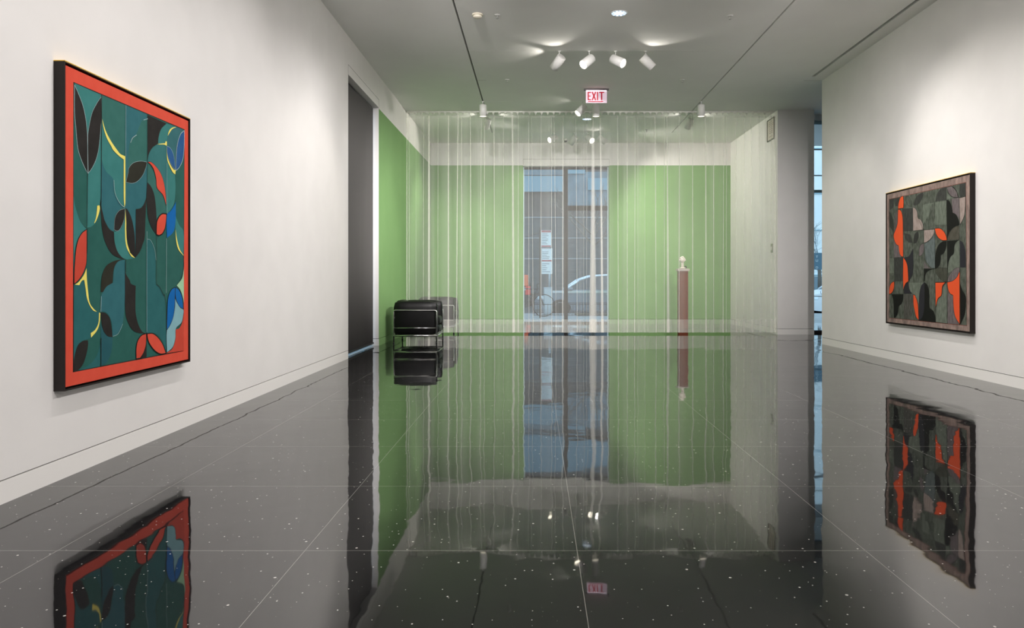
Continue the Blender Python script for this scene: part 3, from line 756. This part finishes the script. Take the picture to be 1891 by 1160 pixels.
# ------------------------------------------------------------------ armchairs (chrome tube frame, black leather cushions)
LEA = mottled('black_leather', (5, 5, 5), (10, 10, 10), 9, .42)
LEA.node_tree.nodes['Principled BSDF'].inputs['Specular IOR Level'].default_value = .28
def cushion(x0, x1, y0, y1, z0, z1, puff=.012, bev=.045):
    b = MB()
    b.box(x0, x1, y0, y1, z0, z1, LEA)
    bmesh.ops.subdivide_edges(b.bm, edges=b.bm.edges[:], cuts=5, use_grid_fill=True)
    cx_, cy_, cz_ = (x0+x1)/2, (y0+y1)/2, (z0+z1)/2
    hx, hy, hz = (x1-x0)/2, (y1-y0)/2, (z1-z0)/2
    for v in b.bm.verts:
        d = Vector((v.co.x-cx_, v.co.y-cy_, v.co.z-cz_))
        # rounded box
        q = Vector((max(-hx+bev, min(hx-bev, d.x)), max(-hy+bev, min(hy-bev, d.y)), max(-hz+bev, min(hz-bev, d.z))))
        e = d-q
        if e.length > 1e-6: d = q+e.normalized()*bev
        u = (1-(d.x/hx)**2), (1-(d.y/hy)**2), (1-(d.z/hz)**2)
        u = [max(0, k) for k in u]
        nrm = Vector((d.x/hx, d.y/hy, d.z/hz)); k = max(abs(nrm.x), abs(nrm.y), abs(nrm.z))
        if abs(nrm.x) == k: d.x += math.copysign(puff*u[1]*u[2], d.x)
        elif abs(nrm.y) == k: d.y += math.copysign(puff*u[0]*u[2], d.y)
        else: d.z += math.copysign(puff*u[0]*u[1], d.z)
        d += Vector((math.sin(v.co.y*31+v.co.z*17), math.sin(v.co.x*29), math.sin(v.co.x*23+v.co.y*19)))*.002
        v.co = d+Vector((cx_, cy_, cz_))
    for f in b.bm.faces: f.smooth = True
    return b
def arc(pts, r=.03, n=4):
    """round the inner corners of a polyline"""
    out = [Vector(pts[0])]
    for i in range(1, len(pts)-1):
        p = Vector(pts[i]); a = (Vector(pts[i-1])-p).normalized()*r; c = (Vector(pts[i+1])-p).normalized()*r
        for k in range(n+1):
            t = k/n; out.append((p+a)*(1-t)**2+p*2*t*(1-t)+(p+c)*t*t)
    out.append(Vector(pts[-1])); return out
def make_chair(loc, label):
    t = thing('tube_frame_armchair', label, 'armchair', loc, 'black leather armchairs with chrome frames')
    # local: front towards +x, length .70 in x, width .76 in y, origin at the centre on the floor
    X0, X1, Y0, Y1 = -.335, .335, -.38, .38
    for s, nm in ((-1, 'near'), (1, 'far')):
        y = Y0+.012 if s < 0 else Y1-.012
        o = cushion(-.34, .335, Y0+.028 if s < 0 else Y1-.168, Y0+.168 if s < 0 else Y1-.028, .135, .655).build('arm_cushion', None, t)
        b = MB(); b.tube(arc([(X1, y, 0), (X1, y, .52), (X0, y, .52), (X0, y, 0)], .03), .0115, CHR, 10); b.build('side_frame', None, t)
        b = MB(); b.tube([(X0, y, .245), (X1, y, .245)], .0065, CHR, 8); b.build('side_rail', None, t)
        b = MB(); b.tube([(X0-.005, y, .125), (X1+.005, y, .125)], .016, CHR, 12); b.build('base_rail', None, t)
        for xx in (X0, X1):
            b = MB(); b.lathe([(.014, 0), (.014, .012), (.011, .014)], c=(xx, y, 0), m=DKB, seg=12); b.build('foot', None, t)
    cushion(-.34, -.18, -.208, .208, .30, .665).build('back_cushion', None, t)
    cushion(-.18, .345, -.208, .208, .150, .285).build('seat_cushion', None, t)
    cushion(-.18, .350, -.208, .208, .285, .425).build('seat_cushion', None, t)
    b = MB(); b.tube([(X1, Y0+.012, .125), (X1, Y1-.012, .125)], .014, CHR, 10); b.tube([(X0, Y0+.012, .125), (X0, Y1-.012, .125)], .014, CHR, 10)
    b.tube([(X0, Y0+.012, .40), (X0, Y1-.012, .40)], .0115, CHR, 10)
    for yy in (-.2, 0, .2): b.tube([(X0, yy, .13), (X1, yy, .13)], .004, CHR, 6)
    b.build('cross_bars', None, t)
    return t
def dup(root, loc, label):
    r = root.copy(); C.objects.link(r); r.location = loc; r['label'] = label
    for ch in list(root.children):
        c = ch.copy(); C.objects.link(c); c.parent = r
    return r
ch1 = make_chair((-1.885, 11.53, 0), 'black leather armchair with chrome tube frame in front of the curtain by the green wall')
ch2 = dup(ch1, (-1.86, 13.66, 0), 'black leather armchair seen hazily through the sheer curtain')

# ------------------------------------------------------------------ pedestal and sculpture
dp = 14.7; xp = 3.02
WAL = mottled('brown_wood', (104, 48, 22), (122, 60, 30), 5, .5, (6, 6, .5))
t = thing('pedestal', 'slim square brown wooden pedestal behind the curtain', 'pedestal', (xp, dp, 0))
b = MB(); b.box(-.093, .093, -.093, .093, 0, 1.175, WAL, .002); b.build('column', None, t)
b = MB(); b.box(-.117, .117, -.117, .117, 1.175, 1.222, mat('slab_grey', (196, 184, 176), .5), .003); b.build('top_slab', None, t)
t = thing('sculpted_head', 'small white clay head on a neck standing on the brown pedestal', 'sculpture', (xp, dp, 1.222))
CLY = mottled('white_clay', (222, 214, 200), (236, 230, 218), 30, .7)
b = MB()
r = bmesh.ops.create_uvsphere(b.bm, u_segments=32, v_segments=24, radius=1)
hc = Vector((-.004, 0, .178))
for v in r['verts']:
    n_ = v.co.copy()
    rx, ry, rz = .052, .060, .066
    if n_.z < 0: rx *= 1-.28*(-n_.z)**1.5; ry *= 1-.15*(-n_.z)
    d = Vector((n_.x*rx, n_.y*ry, n_.z*rz))
    if n_.y < 0:  # face looks towards the gallery
        d.y -= .020*math.exp(-((n_.x/.16)**2+((n_.z+.08)/.26)**2))        # nose
        for sx in (-1, 1):
            d.y += .018*math.exp(-(((n_.x-sx*.36)/.17)**2+((n_.z-.08)/.12)**2))   # eye sockets
            d.y -= .009*math.exp(-(((n_.x-sx*.36)/.10)**2+((n_.z-.06)/.07)**2))   # eyeballs
            d.y -= .004*math.exp(-(((n_.x-sx*.36)/.25)**2+((n_.z-.26)/.08)**2))   # brows
        d.y -= .010*math.exp(-((n_.x/.26)**2+((n_.z+.46)/.09)**2))        # lips
        d.y += .012*math.exp(-((n_.x/.30)**2+((n_.z+.46)/.03)**2))
        d.y -= .008*math.exp(-((n_.x/.22)**2+((n_.z+.80)/.14)**2))        # chin
    v.co = d+hc
for f in b.bm.faces: f.smooth = True
b.mi(CLY)
b.tube([(-.004, .006, .14), (-.004, .01, .10), (-.004, .008, .06), (-.004, .004, .03)], .030, CLY, 20, r2=.030)
for sx in (-1, 1): b.sphere((-.004+sx*.052, .004, .172), .014, CLY, (.45, .8, 1.15))
b.build('head', None, t)
b = MB()
for k in range(110):
    a = random.uniform(0, 2*math.pi); e = random.uniform(-.1, 1.5)
    x_, y_, z_ = math.cos(a)*math.cos(e), math.sin(a)*math.cos(e), math.sin(e)
    if y_ < -.25 and z_ < .72: continue
    b.sphere((-.004+x_*.056, y_*.062, .178+z_*.066), random.uniform(.009, .016), CLY, seg=8)
b.build('curled_hair', None, t)
b = MB(); b.box(-.062, .062, -.05, .05, 0, .006, mat('plate_grey', (120, 118, 108), .4), .001); b.build('base_plate', None, t)
b = MB(); b.tube([(-.055, -.03, .012), (-.02, -.045, .020), (.02, -.04, .018), (.05, -.02, .024)], .010, CLY, 10); b.tube([(-.05, .02, .012), (-.01, .03, .02), (.04, .02, .02)], .012, CLY, 10); b.lathe([(.040, .006), (.034, .022), (.030, .036)], c=(-.004, .004, 0), m=CLY); b.build('collar', None, t)
b = MB(); b.sphere((.060, -.01, .036), .026, mat('dark_green_glaze', (52, 62, 44), .3), (.95, .8, 1.1)); b.build('dark_ball', None, t)

# ------------------------------------------------------------------ wall plates and notice
d1, d2 = 13.25, 13.42
t = thing('switch_plate', 'metal switch plate on the white wall right behind the curtain edge', 'switch', (XB, 13.32, 1+(VY-466.5)*13.3/F))
b = MB(); b.box(-.008, 0, -.06, .06, 0, .165, mat('plate_metal', (140, 140, 128), .35, .7), .002); b.build('plate', None, t)
b = MB(); b.box(-.018, -.008, -.030, -.012, .05, .115, mat('switch_rocker', (225, 225, 215), .4), .002); b.box(-.018, -.008, .012, .030, .05, .115, mat('switch_rocker', (0, 0, 0)), .002); b.build('rocker', None, t)
t = thing('framed_notice', 'small dark-framed notice high on the white wall behind the curtain', 'notice', (XB, 13.35, 3.66))
b = MB(); FRD = mat('notice_frame', (58, 58, 44), .5)
yy0, yy1, zz0, zz1 = -.20, .20, -.06, .345
for a_ in ((yy0, yy1, zz0, zz0+.016), (yy0, yy1, zz1-.016, zz1), (yy0, yy0+.016, zz0, zz1), (yy1-.016, yy1, zz0, zz1)): b.box(-.02, 0, a_[0], a_[1], a_[2], a_[3], FRD)
b.build('frame', None, t)
b = MB(); b.box(-.01, 0, yy0+.016, yy1-.016, zz0+.016, zz1-.016, mat('notice_paper', (212, 205, 192), .7))
for k in range(9):
    z_ = zz1-.06-k*.034
    if k == 7: continue
    w_ = random.uniform(.08, .13)
    b.box(-.0112, -.009, -w_, w_, z_-.006, z_+.006, mat('notice_ink', (140, 112, 100), .8))
b.build('sheet', None, t)

# ------------------------------------------------------------------ the street
ASP = mottled('asphalt', (70, 74, 78), (92, 96, 100), 4, .35); CON = mottled('sidewalk_concrete', (135, 140, 142), (160, 165, 168), 3, .6)
b = MB(); b.box(-30, 45, 22.3, 60, -.5, -.30, ASP); struct(b.build('road'))
b = MB(); b.box(-30, 45, 16.45, 22.3, -.5, -.05, CON); b.box(4.66, 45, 13.55, 16.45, -.5, -.05, CON); b.box(-30, -2.69, -6, 16.45, -.5, -.05, CON); struct(b.build('sidewalk'))
YF = 36.0
def fx(px): return (px-VX)*YF/F
def fz(py): return 1+(VY-py)*YF/F
SIDE = mottled('siding_grey', (78, 84, 86), (100, 106, 108), 3, .7, (1, 1, 8)); BRN = mottled('masonry_brown', (80, 76, 74), (96, 92, 90), 2, .8)
SKYG = mat('facade_glass_blue', (112, 150, 164), .35, emit=None); GLS = mottled('facade_glass_grey', (92, 112, 122), (120, 142, 152), 2, .25)
t = thing('building_across', 'grey-brown shopfront building across the street seen through the back window', 'building', (2, YF, 0))
b = MB(); b.box(-24, 7.6, .0, 6, -.4, 14, BRN); b.build('wall', None, t)
b = MB(); b.box(-9-2, 7.4-2, -.10, .02, .3, fz(400), SIDE); b.build('siding', None, t)
for px0, px1, py0, py1, m_, dd in ((900, 1040, 355, 326, SKYG, .16), (1041, 1080, 322, 311, SKYG, .16), (1085, 1240, 352, 330, SKYG, .16), (1046, 1240, 380, 318, GLS, .08), (900, 1040, 324, 306, GLS, .08), (880, 1240, 300, 240, SKYG, .12)):
    b = MB(); b.box(fx(px0)-2, fx(px1)-2, -dd-.06, -.0, fz(py0), fz(py1), m_); b.build('window_band', None, t)
b = MB()
for py in (402, 440, 478): b.box(-14, 5.2, -.14, -.08, fz(py)-.018, fz(py)+.018, mat('joint_light', (150, 160, 165), .6))
b.build('horizontal_joint', None, t)
PALE = mottled('curtain_wall_pale', (225, 236, 238), (240, 246, 246), 1, .3)
t = thing('building_across', 'pale blue glazed building seen through the narrow window gap', 'building', (14, YF-1, 0))
b = MB(); b.box(-4.4, 26, 0, 6, -.4, 15, PALE); b.build('wall', None, t)
b = MB()
for z_ in (1.2, 3.4, 5.2, 7.4): b.box(-4.4, 26, -.05, .02, z_, z_+.05, mat('mullion_teal', (150, 182, 194), .4))
for k in range(11): b.box(-4.9+.7+k*2.6, -4.9+.74+k*2.6, -.05, .02, 1.2, 9, mat('mullion_teal', (0, 0, 0)))
b.build('mullions', None, t)
b = MB(); b.box(-4.4, 26, -.06, .03, -.3, 1.15, mat('plinth_grey', (120, 140, 150), .5)); b.build('plinth', None, t)

# cars
TYR = mat('tyre', (24, 24, 26), .7); RIMM = mat('wheel_rim', (150, 156, 160), .3, .8); CGL = mat('car_glass', (48, 60, 66), .08, spec=.9)
def car(x0, yn, label, paint, length=4.5, hgt=1.45, facing=-1, suv=False, tails=False):
    """x0: left end; side towards the gallery at y = yn"""
    t = thing('parked_car', label, 'car', (x0+length/2, yn+.9, -.30))
    PN = paint; Lh = length/2
    def fxx(u): return (-Lh+u*length) if facing < 0 else (Lh-u*length)
    rw = .33; wb = (.19, .80)
    low = [(0, .30), (0, .62), (.01, .72), (.06, .80), (.18, .90), (.23, .95)]
    if suv: top = [(.23, .98), (.34, 1.45), (.42, 1.52), (.90, 1.52), (.97, 1.30), (1.0, .95)]
    else: top = [(.23, .95), (.33, 1.27), (.42, 1.41), (.60, 1.45), (.74, 1.38), (.90, 1.06), (.99, 1.0), (1.0, .9)]
    bot = [(1.0, .35)]
    body = low+[(.95, .97), (1.0, .92)]+bot
    pts = [(fxx(u), z*hgt/1.45) for u, z in body]
    # wheel arches
    under = []
    for w_ in (wb[1], wb[0]):
        c = w_*length
        for k in range(9):
            a = math.pi*k/8
            u = (c+math.cos(a)*(rw+.05))/length
            under.append((fxx(u), .30+max(0, math.sin(a))*(rw+.05)-.05))
    b = MB(); b.prism(pts+under, -.88, .88, PN); b.build('body', None, t, tri=True)
    cab = [(fxx(u), z*hgt/1.45) for u, z in top]+[(fxx(.95), .93*hgt/1.45)]
    b = MB(); i = b.mi(CGL)
    a_ = [b.bm.verts.new((p[0], -.84+.22*max(0, (p[1]-.95))/.5*.8, p[1])) for p in cab]; c_ = [b.bm.verts.new((p[0], .84-.22*max(0, (p[1]-.95))/.5*.8, p[1])) for p in cab]
    nn = len(cab); b.bm.faces.new(a_); b.bm.faces.new(c_[::-1])
    for k in range(nn): b.bm.faces.new((a_[k], c_[k], c_[(k+1) % nn], a_[(k+1) % nn]))
    b.build('windows', None, t, tri=True)
    BRT = mat('car_roof_sky_glint', (222, 232, 240), .25, .3)  # sky reflection along the roof edge painted as pale silver
    b = MB(); ro = [p for p in cab[:-1]]
    for k in range(len(ro)-1):
        p, q = Vector((ro[k][0], 0, ro[k][1])), Vector((ro[k+1][0], 0, ro[k+1][1]))
        for s in (-1, 1):
            yp = .84-.176*max(0, (p.z-.95))/.5; yq = .84-.176*max(0, (q.z-.95))/.5
            b.tube([(p.x, s*yp, p.z), (q.x, s*yq, q.z)], .04, BRT if not suv else PN, 8)
    k0 = 1 if suv else 2; k1 = 3 if suv else 4
    rx0, rx1 = sorted((ro[k0][0], ro[k1][0])); zr = max(ro[k0][1], ro[k1][1])
    b.box(rx0, rx1, -.62, .62, min(ro[k0][1], ro[k1][1])+.01, zr+.03, PN, .01)
    xm = fxx(.62); b.tube([(xm, -.83, .95), (xm, -.68, 1.42*hgt/1.45)], .03, DKB, 6); b.build('roof_frame', None, t)
    b = MB(); b.box(fxx(.10), fxx(.97), -.905, -.86, .84*hgt/1.45, .92*hgt/1.45, mat('car_trim_bright', (225, 232, 236), .2, .6)); b.build('belt_trim', None, t)
    for w_ in wb:
        for s in (-1, 1):
            wh = None
            b = MB(); M = Matrix.Rotation(math.pi/2, 4, 'X')
            b.lathe([(.20, -.09), (.30, -.10), (rw, -.07), (rw, .07), (.30, .10), (.20, .09)], c=(fxx(w_), s*.78, rw), m=TYR, M=M, seg=28); wh = b.build('wheel', None, t)
            b = MB(); b.lathe([(.0001, .085), (.05, .09), (.06, .07), (.19, .085), (.205, .095), (.21, .08)], c=(fxx(w_), s*.78, rw), m=RIMM, M=(Matrix.Rotation(math.pi/2, 4, 'X') if s < 0 else Matrix.Rotation(-math.pi/2, 4, 'X')), seg=20); b.build('hubcap', None, wh)
    b = MB(); xm = fxx(.26); b.box(xm-.08, xm+.10, -.99, -.86, .93, 1.03, PN, .03); b.build('side_mirror', None, t)
    xh = fxx(.42); b = MB(); b.box(xh+.5, xh+.72, -.915, -.885, .78, .81, RIMM, .005); b.build('door_handle', None, t)
    if tails:
        b = MB(); b.box(fxx(1.0)-.16, fxx(1.0)+.015, -.895, -.70, .78, 1.08, mat('tail_red', (190, 30, 24), .3, emit=(190, 30, 24), es=.25), .02); b.build('tail_lamp', None, t)['label'] = 'red tail lamp'
        b = MB(); b.box(fxx(1.0)-.20, fxx(1.0)-.06, -.885, -.74, 1.08, 1.46, mat('tail_orange', (232, 110, 66), .4), .03); b.build('tail_lamp', None, t)['label'] = 'orange reflector strip'
        b = MB(); b.box(fxx(1.0)-.02, fxx(1.0)+.05, -.8, .8, .40, .62, DKB, .02); b.build('bumper', None, t)
    else:
        b = MB(); xe = fxx(.02); b.box(min(xe, xe-facing*.30), max(xe, xe-facing*.30), -.885, -.60, .62, .74, mat('headlamp', (220, 235, 242), .1, .3), .02); b.build('headlamp', None, t)
    return t
SIL = mat('car_paint_silver', (122, 134, 146), .25, .2, coat=.8); WHT = mat('car_paint_white', (232, 238, 242), .25, coat=.5); DRK = mat('car_paint_dark', (48, 54, 60), .25, .3, coat=.5)
car(-.04, 24.3, 'silver sedan parked across the sidewalk, behind the low railing', SIL, 4.6, 1.46, -1)
car(-4.95, 24.2, 'dark tall car with orange and red tail lamp at the left window edge', DRK, 4.75, 1.62, -1, True, True)
car(8.95, 23.6, 'white car glimpsed through the narrow gap beside the partition', WHT, 4.6, 1.46, -1)

# parking sign post
dS = 19.5
def sx(px, d=dS): return (px-VX)*d/F
def sz(py, d=dS): return 1+(VY-py)*d/F
t = thing('street_sign', 'parking sign post with two white and red regulation panels', 'street sign', (sx(997), dS, -.05))
b = MB(); b.box(-.018, .018, -.018, .018, 0, sz(420)+.05, mat('post_dark', (70, 68, 64), .6, .4)); 
b.build('post', None, t)
SW = mat('sign_white', (212, 222, 230), .5); SR = mat('sign_dull_red', (165, 70, 84), .5); SI = mat('sign_ink', (96, 104, 116), .6)
for (px0, px1, py0, py1, hd) in ((999.5, 1017.8, 456.5, 425.5, 2), (1000, 1020, 506, 458.5, 1)):
    x0_, x1_ = sx(px0)-sx(997), sx(px1)-sx(997); z0_, z1_ = sz(py0)+.05, sz(py1)+.05
    b = MB(); b.box(x0_, x1_, -.032, -.026, z0_, z1_, SW)
    b.box(x0_+.008, x1_-.008, -.034, -.032, z1_-(.06 if hd == 2 else .012), z1_-.006, SR)
    b.box(x0_+.008, x1_-.008, -.034, -.032, z0_+(.006 if hd == 2 else .34), z0_+(.045 if hd == 2 else .38), SR)
    for k in range(7 if hd == 2 else 6):
        zz = z1_-.10-k*.045
        if hd == 1 and k == 5: continue
        b.box(x0_+.02, x0_+.02+random.uniform(.12, .2), -.0335, -.032, zz-.008, zz+.006, SI)
    if hd == 1:
        for k in range(5): b.box(x0_+.02, x0_+.02+random.uniform(.1, .22), -.0335, -.032, z0_+.05+k*.055, z0_+.066+k*.055, SI)
    b.build('sign_panel', None, t)
b = MB(); b.tube([(-.018, .0, sz(430)+.05), (-.35, .3, sz(436)+.05), (-.9, .6, sz(444)+.05)], .008, mat('post_dark', (0, 0, 0)), 6); b.build('guy_wire', None, t)
# grey pole and cabinet
t = thing('utility_cabinet', 'pale grey utility cabinet behind the sign post', 'utility cabinet', (sx(1012, 21.6), 21.6, -.05))
b = MB(); b.box(-.13, .13, -.12, .12, 0, .82, mat('cabinet_grey', (150, 164, 172), .5, .2), .01); b.build('housing', None, t)
b = MB(); b.box(-.11, .11, -.13, -.12, .06, .76, mat('cabinet_door', (162, 176, 184), .5, .2), .004); b.build('door', None, t)
b = MB(); b.tube([(.05, 0, .82), (.05, 0, 1.30)], .036, mat('cabinet_grey', (0, 0, 0)), 12); b.build('pole', None, t)
# railing around the tree pit
t = thing('tree_pit_railing', 'low black iron railing around the street tree', 'railing', (sx(1060, 20.6), 20.6, -.05))
IRN = mat('iron_black', (34, 38, 42), .5, .3)
b = MB(); xa, xb_ = sx(986, 20.6)-sx(1060, 20.6), sx(1150, 20.6)-sx(1060, 20.6)
for z_ in (.03, .335): b.box(xa, xb_, -.008, .008, z_-.009, z_+.009, IRN)
k = xa
while k < xb_: b.box(k-.005, k+.005, -.005, .005, 0, .36, IRN); k += .1
b.build('front_panel', None, t)
b = MB()
for z_ in (.03, .335): b.box(xa, xb_, 1.2, 1.216, z_-.009, z_+.009, IRN)
k = xa
while k < xb_: b.box(k-.005, k+.005, 1.2, 1.21, 0, .36, IRN); k += .1
b.build('rear_panel', None, t)
# street tree
t = thing('street_tree', 'bare street tree with a slim grey trunk inside the railing', 'tree', (sx(1094.5, 21.1), 21.1, -.05))
BRK = mottled('bark_grey', (92, 90, 86), (120, 116, 110), 8, .9, (1, 1, .2))
b = MB(); b.tube([(0, 0, 0), (.01, 0, .6), (-.01, .01, 1.6), (.0, 0, 2.4)], .085, BRK, 14, r2=.06); b.build('trunk', None, t)
def branch(b, p, d, ln, r, lev):
    q = p+d*ln
    b.tube([p, (p+q)/2+Vector((random.uniform(-.04, .04), random.uniform(-.04, .04), .03)), q], r, BRK, 6, r2=r*.55, cap=False)
    if lev > 0:
        for _ in range(3):
            nd_ = (d+Vector((random.uniform(-.8, .8), random.uniform(-.8, .8), random.uniform(-.2, .5)))).normalized()
            branch(b, q if _ < 2 else (p+q)/2, nd_, ln*.68, r*.55, lev-1)
b = MB()
for k in range(5): branch(b, Vector((0, 0, 2.0+.09*k)), Vector((math.cos(k*2.4)*.8, math.sin(k*2.4)*.6, .7)).normalized(), .8, .03, 3)
b.build('branches', None, t)
b = MB(); b.box(-.5, .5, -.4, .6, 0, .03, mottled('soil', (70, 66, 60), (110, 104, 92), 14, .95)); b.build('soil_bed', None, t)
t2 = thing('street_tree', 'bare pale-twigged tree seen through the narrow window gap', 'tree', (11.3, 28.5, -.3))
b = MB(); b.tube([(0, 0, 0), (.02, 0, 1.2), (0, 0, 2.0)], .09, BRK, 12, r2=.06); b.build('trunk', None, t2)
b = MB()
for k in range(6): branch(b, Vector((0, 0, 1.5+.1*k)), Vector((math.cos(k*2.1)*.8, math.sin(k*2.1)*.6, .8)).normalized(), .9, .03, 3)
b.mats = [mottled('bark_pale', (176, 186, 190), (200, 210, 214), 8, .9)]; b.build('branches', None, t2)
# bicycle
dB = 20.2
t = thing('bicycle', 'dark bicycle leaning by the sign post, its wheel showing', 'bicycle', (sx(1004, dB), dB, -.05))
for k, xo in enumerate((0, -.98)):
    R_ = .31
    ring = [(xo+R_*math.cos(a*math.pi/18), 0, R_+.01+R_*math.sin(a*math.pi/18)) for a in range(37)]
    b = MB(); b.tube(ring, .012, TYR, 6, cap=False); wh = b.build('wheel', None, t)
    b = MB()
    for a in range(14): b.tube([(xo, 0, R_+.01), (xo+R_*math.cos(a*math.pi/7), 0, R_+.01+R_*math.sin(a*math.pi/7))], .0015, RIMM, 4)
    b.build('spokes', None, wh)
BKF = mat('bike_frame', (50, 56, 62), .4, .3)
b = MB()
hb, ft, st_, bbk, rr_ = (-.17, 0, .78), (0, 0, .32), (-.68, 0, .80), (-.56, 0, .30), (-.98, 0, .32)
for p, q in ((hb, ft), (hb, bbk), (hb, st_), (st_, bbk), (st_, rr_), (bbk, rr_)): b.tube([p, q], .014, BKF, 8)
b.build('frame', None, t)
b = MB(); b.tube([(-.17, 0, .78), (-.19, 0, .92), (-.10, -.22, .95)], .012, BKF, 8); b.tube([(-.19, 0, .92), (-.10, .22, .95)], .012, BKF, 8); b.build('handlebar', None, t)
b = MB(); b.sphere((-.70, 0, .86), .05, mat('saddle_red', (176, 60, 50), .5), (2.4, 1.3, .6)); b.build('saddle', None, t)
# banner in the gap
dQ = 19.0
t = thing('street_banner', 'slate blue panel with white vertical letters seen through the narrow gap', 'banner', (sx(1508.5, dQ), dQ, 0))
b = MB(); b.box(-.22, .30, 0, .03, sz(498, dQ), sz(467, dQ), mat('banner_blue', (100, 134, 152), .6)); b.build('panel', None, t)
b = MB(); LW = mat('letter_white', (235, 245, 248), .5); b.mi(LW)
def bar2(x0, z0, x1, z1, w=.011):
    d = Vector((x1-x0, 0, z1-z0)); d.normalize(); n_ = Vector((-d.z, 0, d.x))*w/2; e = d*w*.4
    b.poly([(Vector((x0, -.003, z0))-n_-e), (Vector((x1, -.003, z1))-n_+e), (Vector((x1, -.003, z1))+n_+e), (Vector((x0, -.003, z0))+n_-e)], LW)
s_ = .024
z_ = sz(474.3, dQ); bar2(-s_, z_+s_, s_, z_+s_); bar2(0, z_+s_, 0, z_-s_)
z_ = sz(481.2, dQ); bar2(-s_, z_+s_, -s_, z_-s_); bar2(s_, z_+s_, s_, z_-s_); bar2(-s_, z_-s_, s_, z_-s_)
z_ = sz(494.3, dQ); bar2(-s_, z_+s_, -s_, z_-s_); bar2(s_, z_+s_*.5, s_, z_-s_*.5); bar2(-s_, z_-s_, s_*.6, z_-s_); bar2(-s_, z_+s_, s_*.6, z_+s_)
b.build('lettering', None, t)
b = MB(); b.tube([(.28, .05, -.05), (.28, .05, sz(460, dQ))], .02, mat('post_dark', (0, 0, 0)), 8); b.build('post', None, t)

# ------------------------------------------------------------------ unseen lamps out of frame by the tracks, several added to brighten the room
WARM = (1., .952, .945)
for y in (-3.5, -1.5, .5, 2.2, 3.9, 5.6, 7.3):
    spot('wall_washer', (-.85, y, 3.92), (-1.0, 0.10, -2.6), 75, 2.0, 1.0, .05, WARM)
    spot('wall_washer', (2.80, y, 3.92), (1.0, 0.10, -2.6), 85, 2.0, 1.0, .05, WARM)
for y in (-2.5, 1.0, 4.0, 7.2):  # added unseen lamps shining across the room to even out the walls
    spot('wall_washer', (2.6, y, 3.95), (-1.0, 0.25, -.72), 330, 1.5, 1.0, .08, WARM)
    spot('wall_washer', (-.7, y, 3.95), (1.0, 0.25, -.72), 300, 1.5, 1.0, .08, WARM)
spot('wall_washer', (2.85, 7.45, 3.92), (.8, 1.5, -2.7), 90, 2.1, 1.0, .05, WARM)  # this pair is added to lift the far ends of the side walls
spot('wall_washer', (-.90, 7.45, 3.92), (-.8, 1.3, -2.7), 55, 2.1, 1.0, .05, WARM)
# unseen lamps added to brighten the curtain and the green walls
for x, dx, pw in ((-.85, 0, 1900), (.95, -.05, 1650), (2.8, -.025, 1350)):
    spot('added_throw', (x, 5.0, 3.9), (dx, 1.0, -.28), pw, .80, 1.0, .06, WARM)
# added unseen lamps, from the right track across to the green wall and the armchair
spot('added_throw', (2.8, 7.0, 3.9), (-5.0, 5.0, -2.2), 900, .62, 1.0, .05, WARM)
spot('added_throw', (2.8, 7.3, 3.9), (-5.0, 3.0, -1.9), 350, .62, 1.0, .05, WARM)

# ------------------------------------------------------------------ sky, camera, view
w = bpy.data.worlds.new('overcast_sky'); bpy.context.scene.world = w; w.use_nodes = True
bg = w.node_tree.nodes['Background']; bg.inputs[0].default_value = (.70, .86, 1.0, 1); bg.inputs[1].default_value = 1.95
cam = bpy.data.cameras.new('camera'); co = bpy.data.objects.new('camera', cam); C.objects.link(co)
co.location = (0, 0, 1.0); co.rotation_euler = (math.pi/2, 0, 0)
cam.sensor_fit = 'HORIZONTAL'; cam.sensor_width = 36; cam.lens = 36*F/1891
cam.shift_x = -(VX-945.5)/1891; cam.shift_y = (VY-580)/1891
cam.clip_start = .05; cam.clip_end = 200
sc = bpy.context.scene; sc.camera = co
sc.view_settings.view_transform = 'Standard'; sc.view_settings.look = 'None'; sc.view_settings.gamma = 1; sc.view_settings.exposure = 0
sc.view_settings.use_curve_mapping = False
sc.cycles.transparent_max_bounces = 40; sc.cycles.max_bounces = 10; sc.cycles.diffuse_bounces = 6; sc.cycles.glossy_bounces = 6
sc.cycles.sample_clamp_indirect = 6
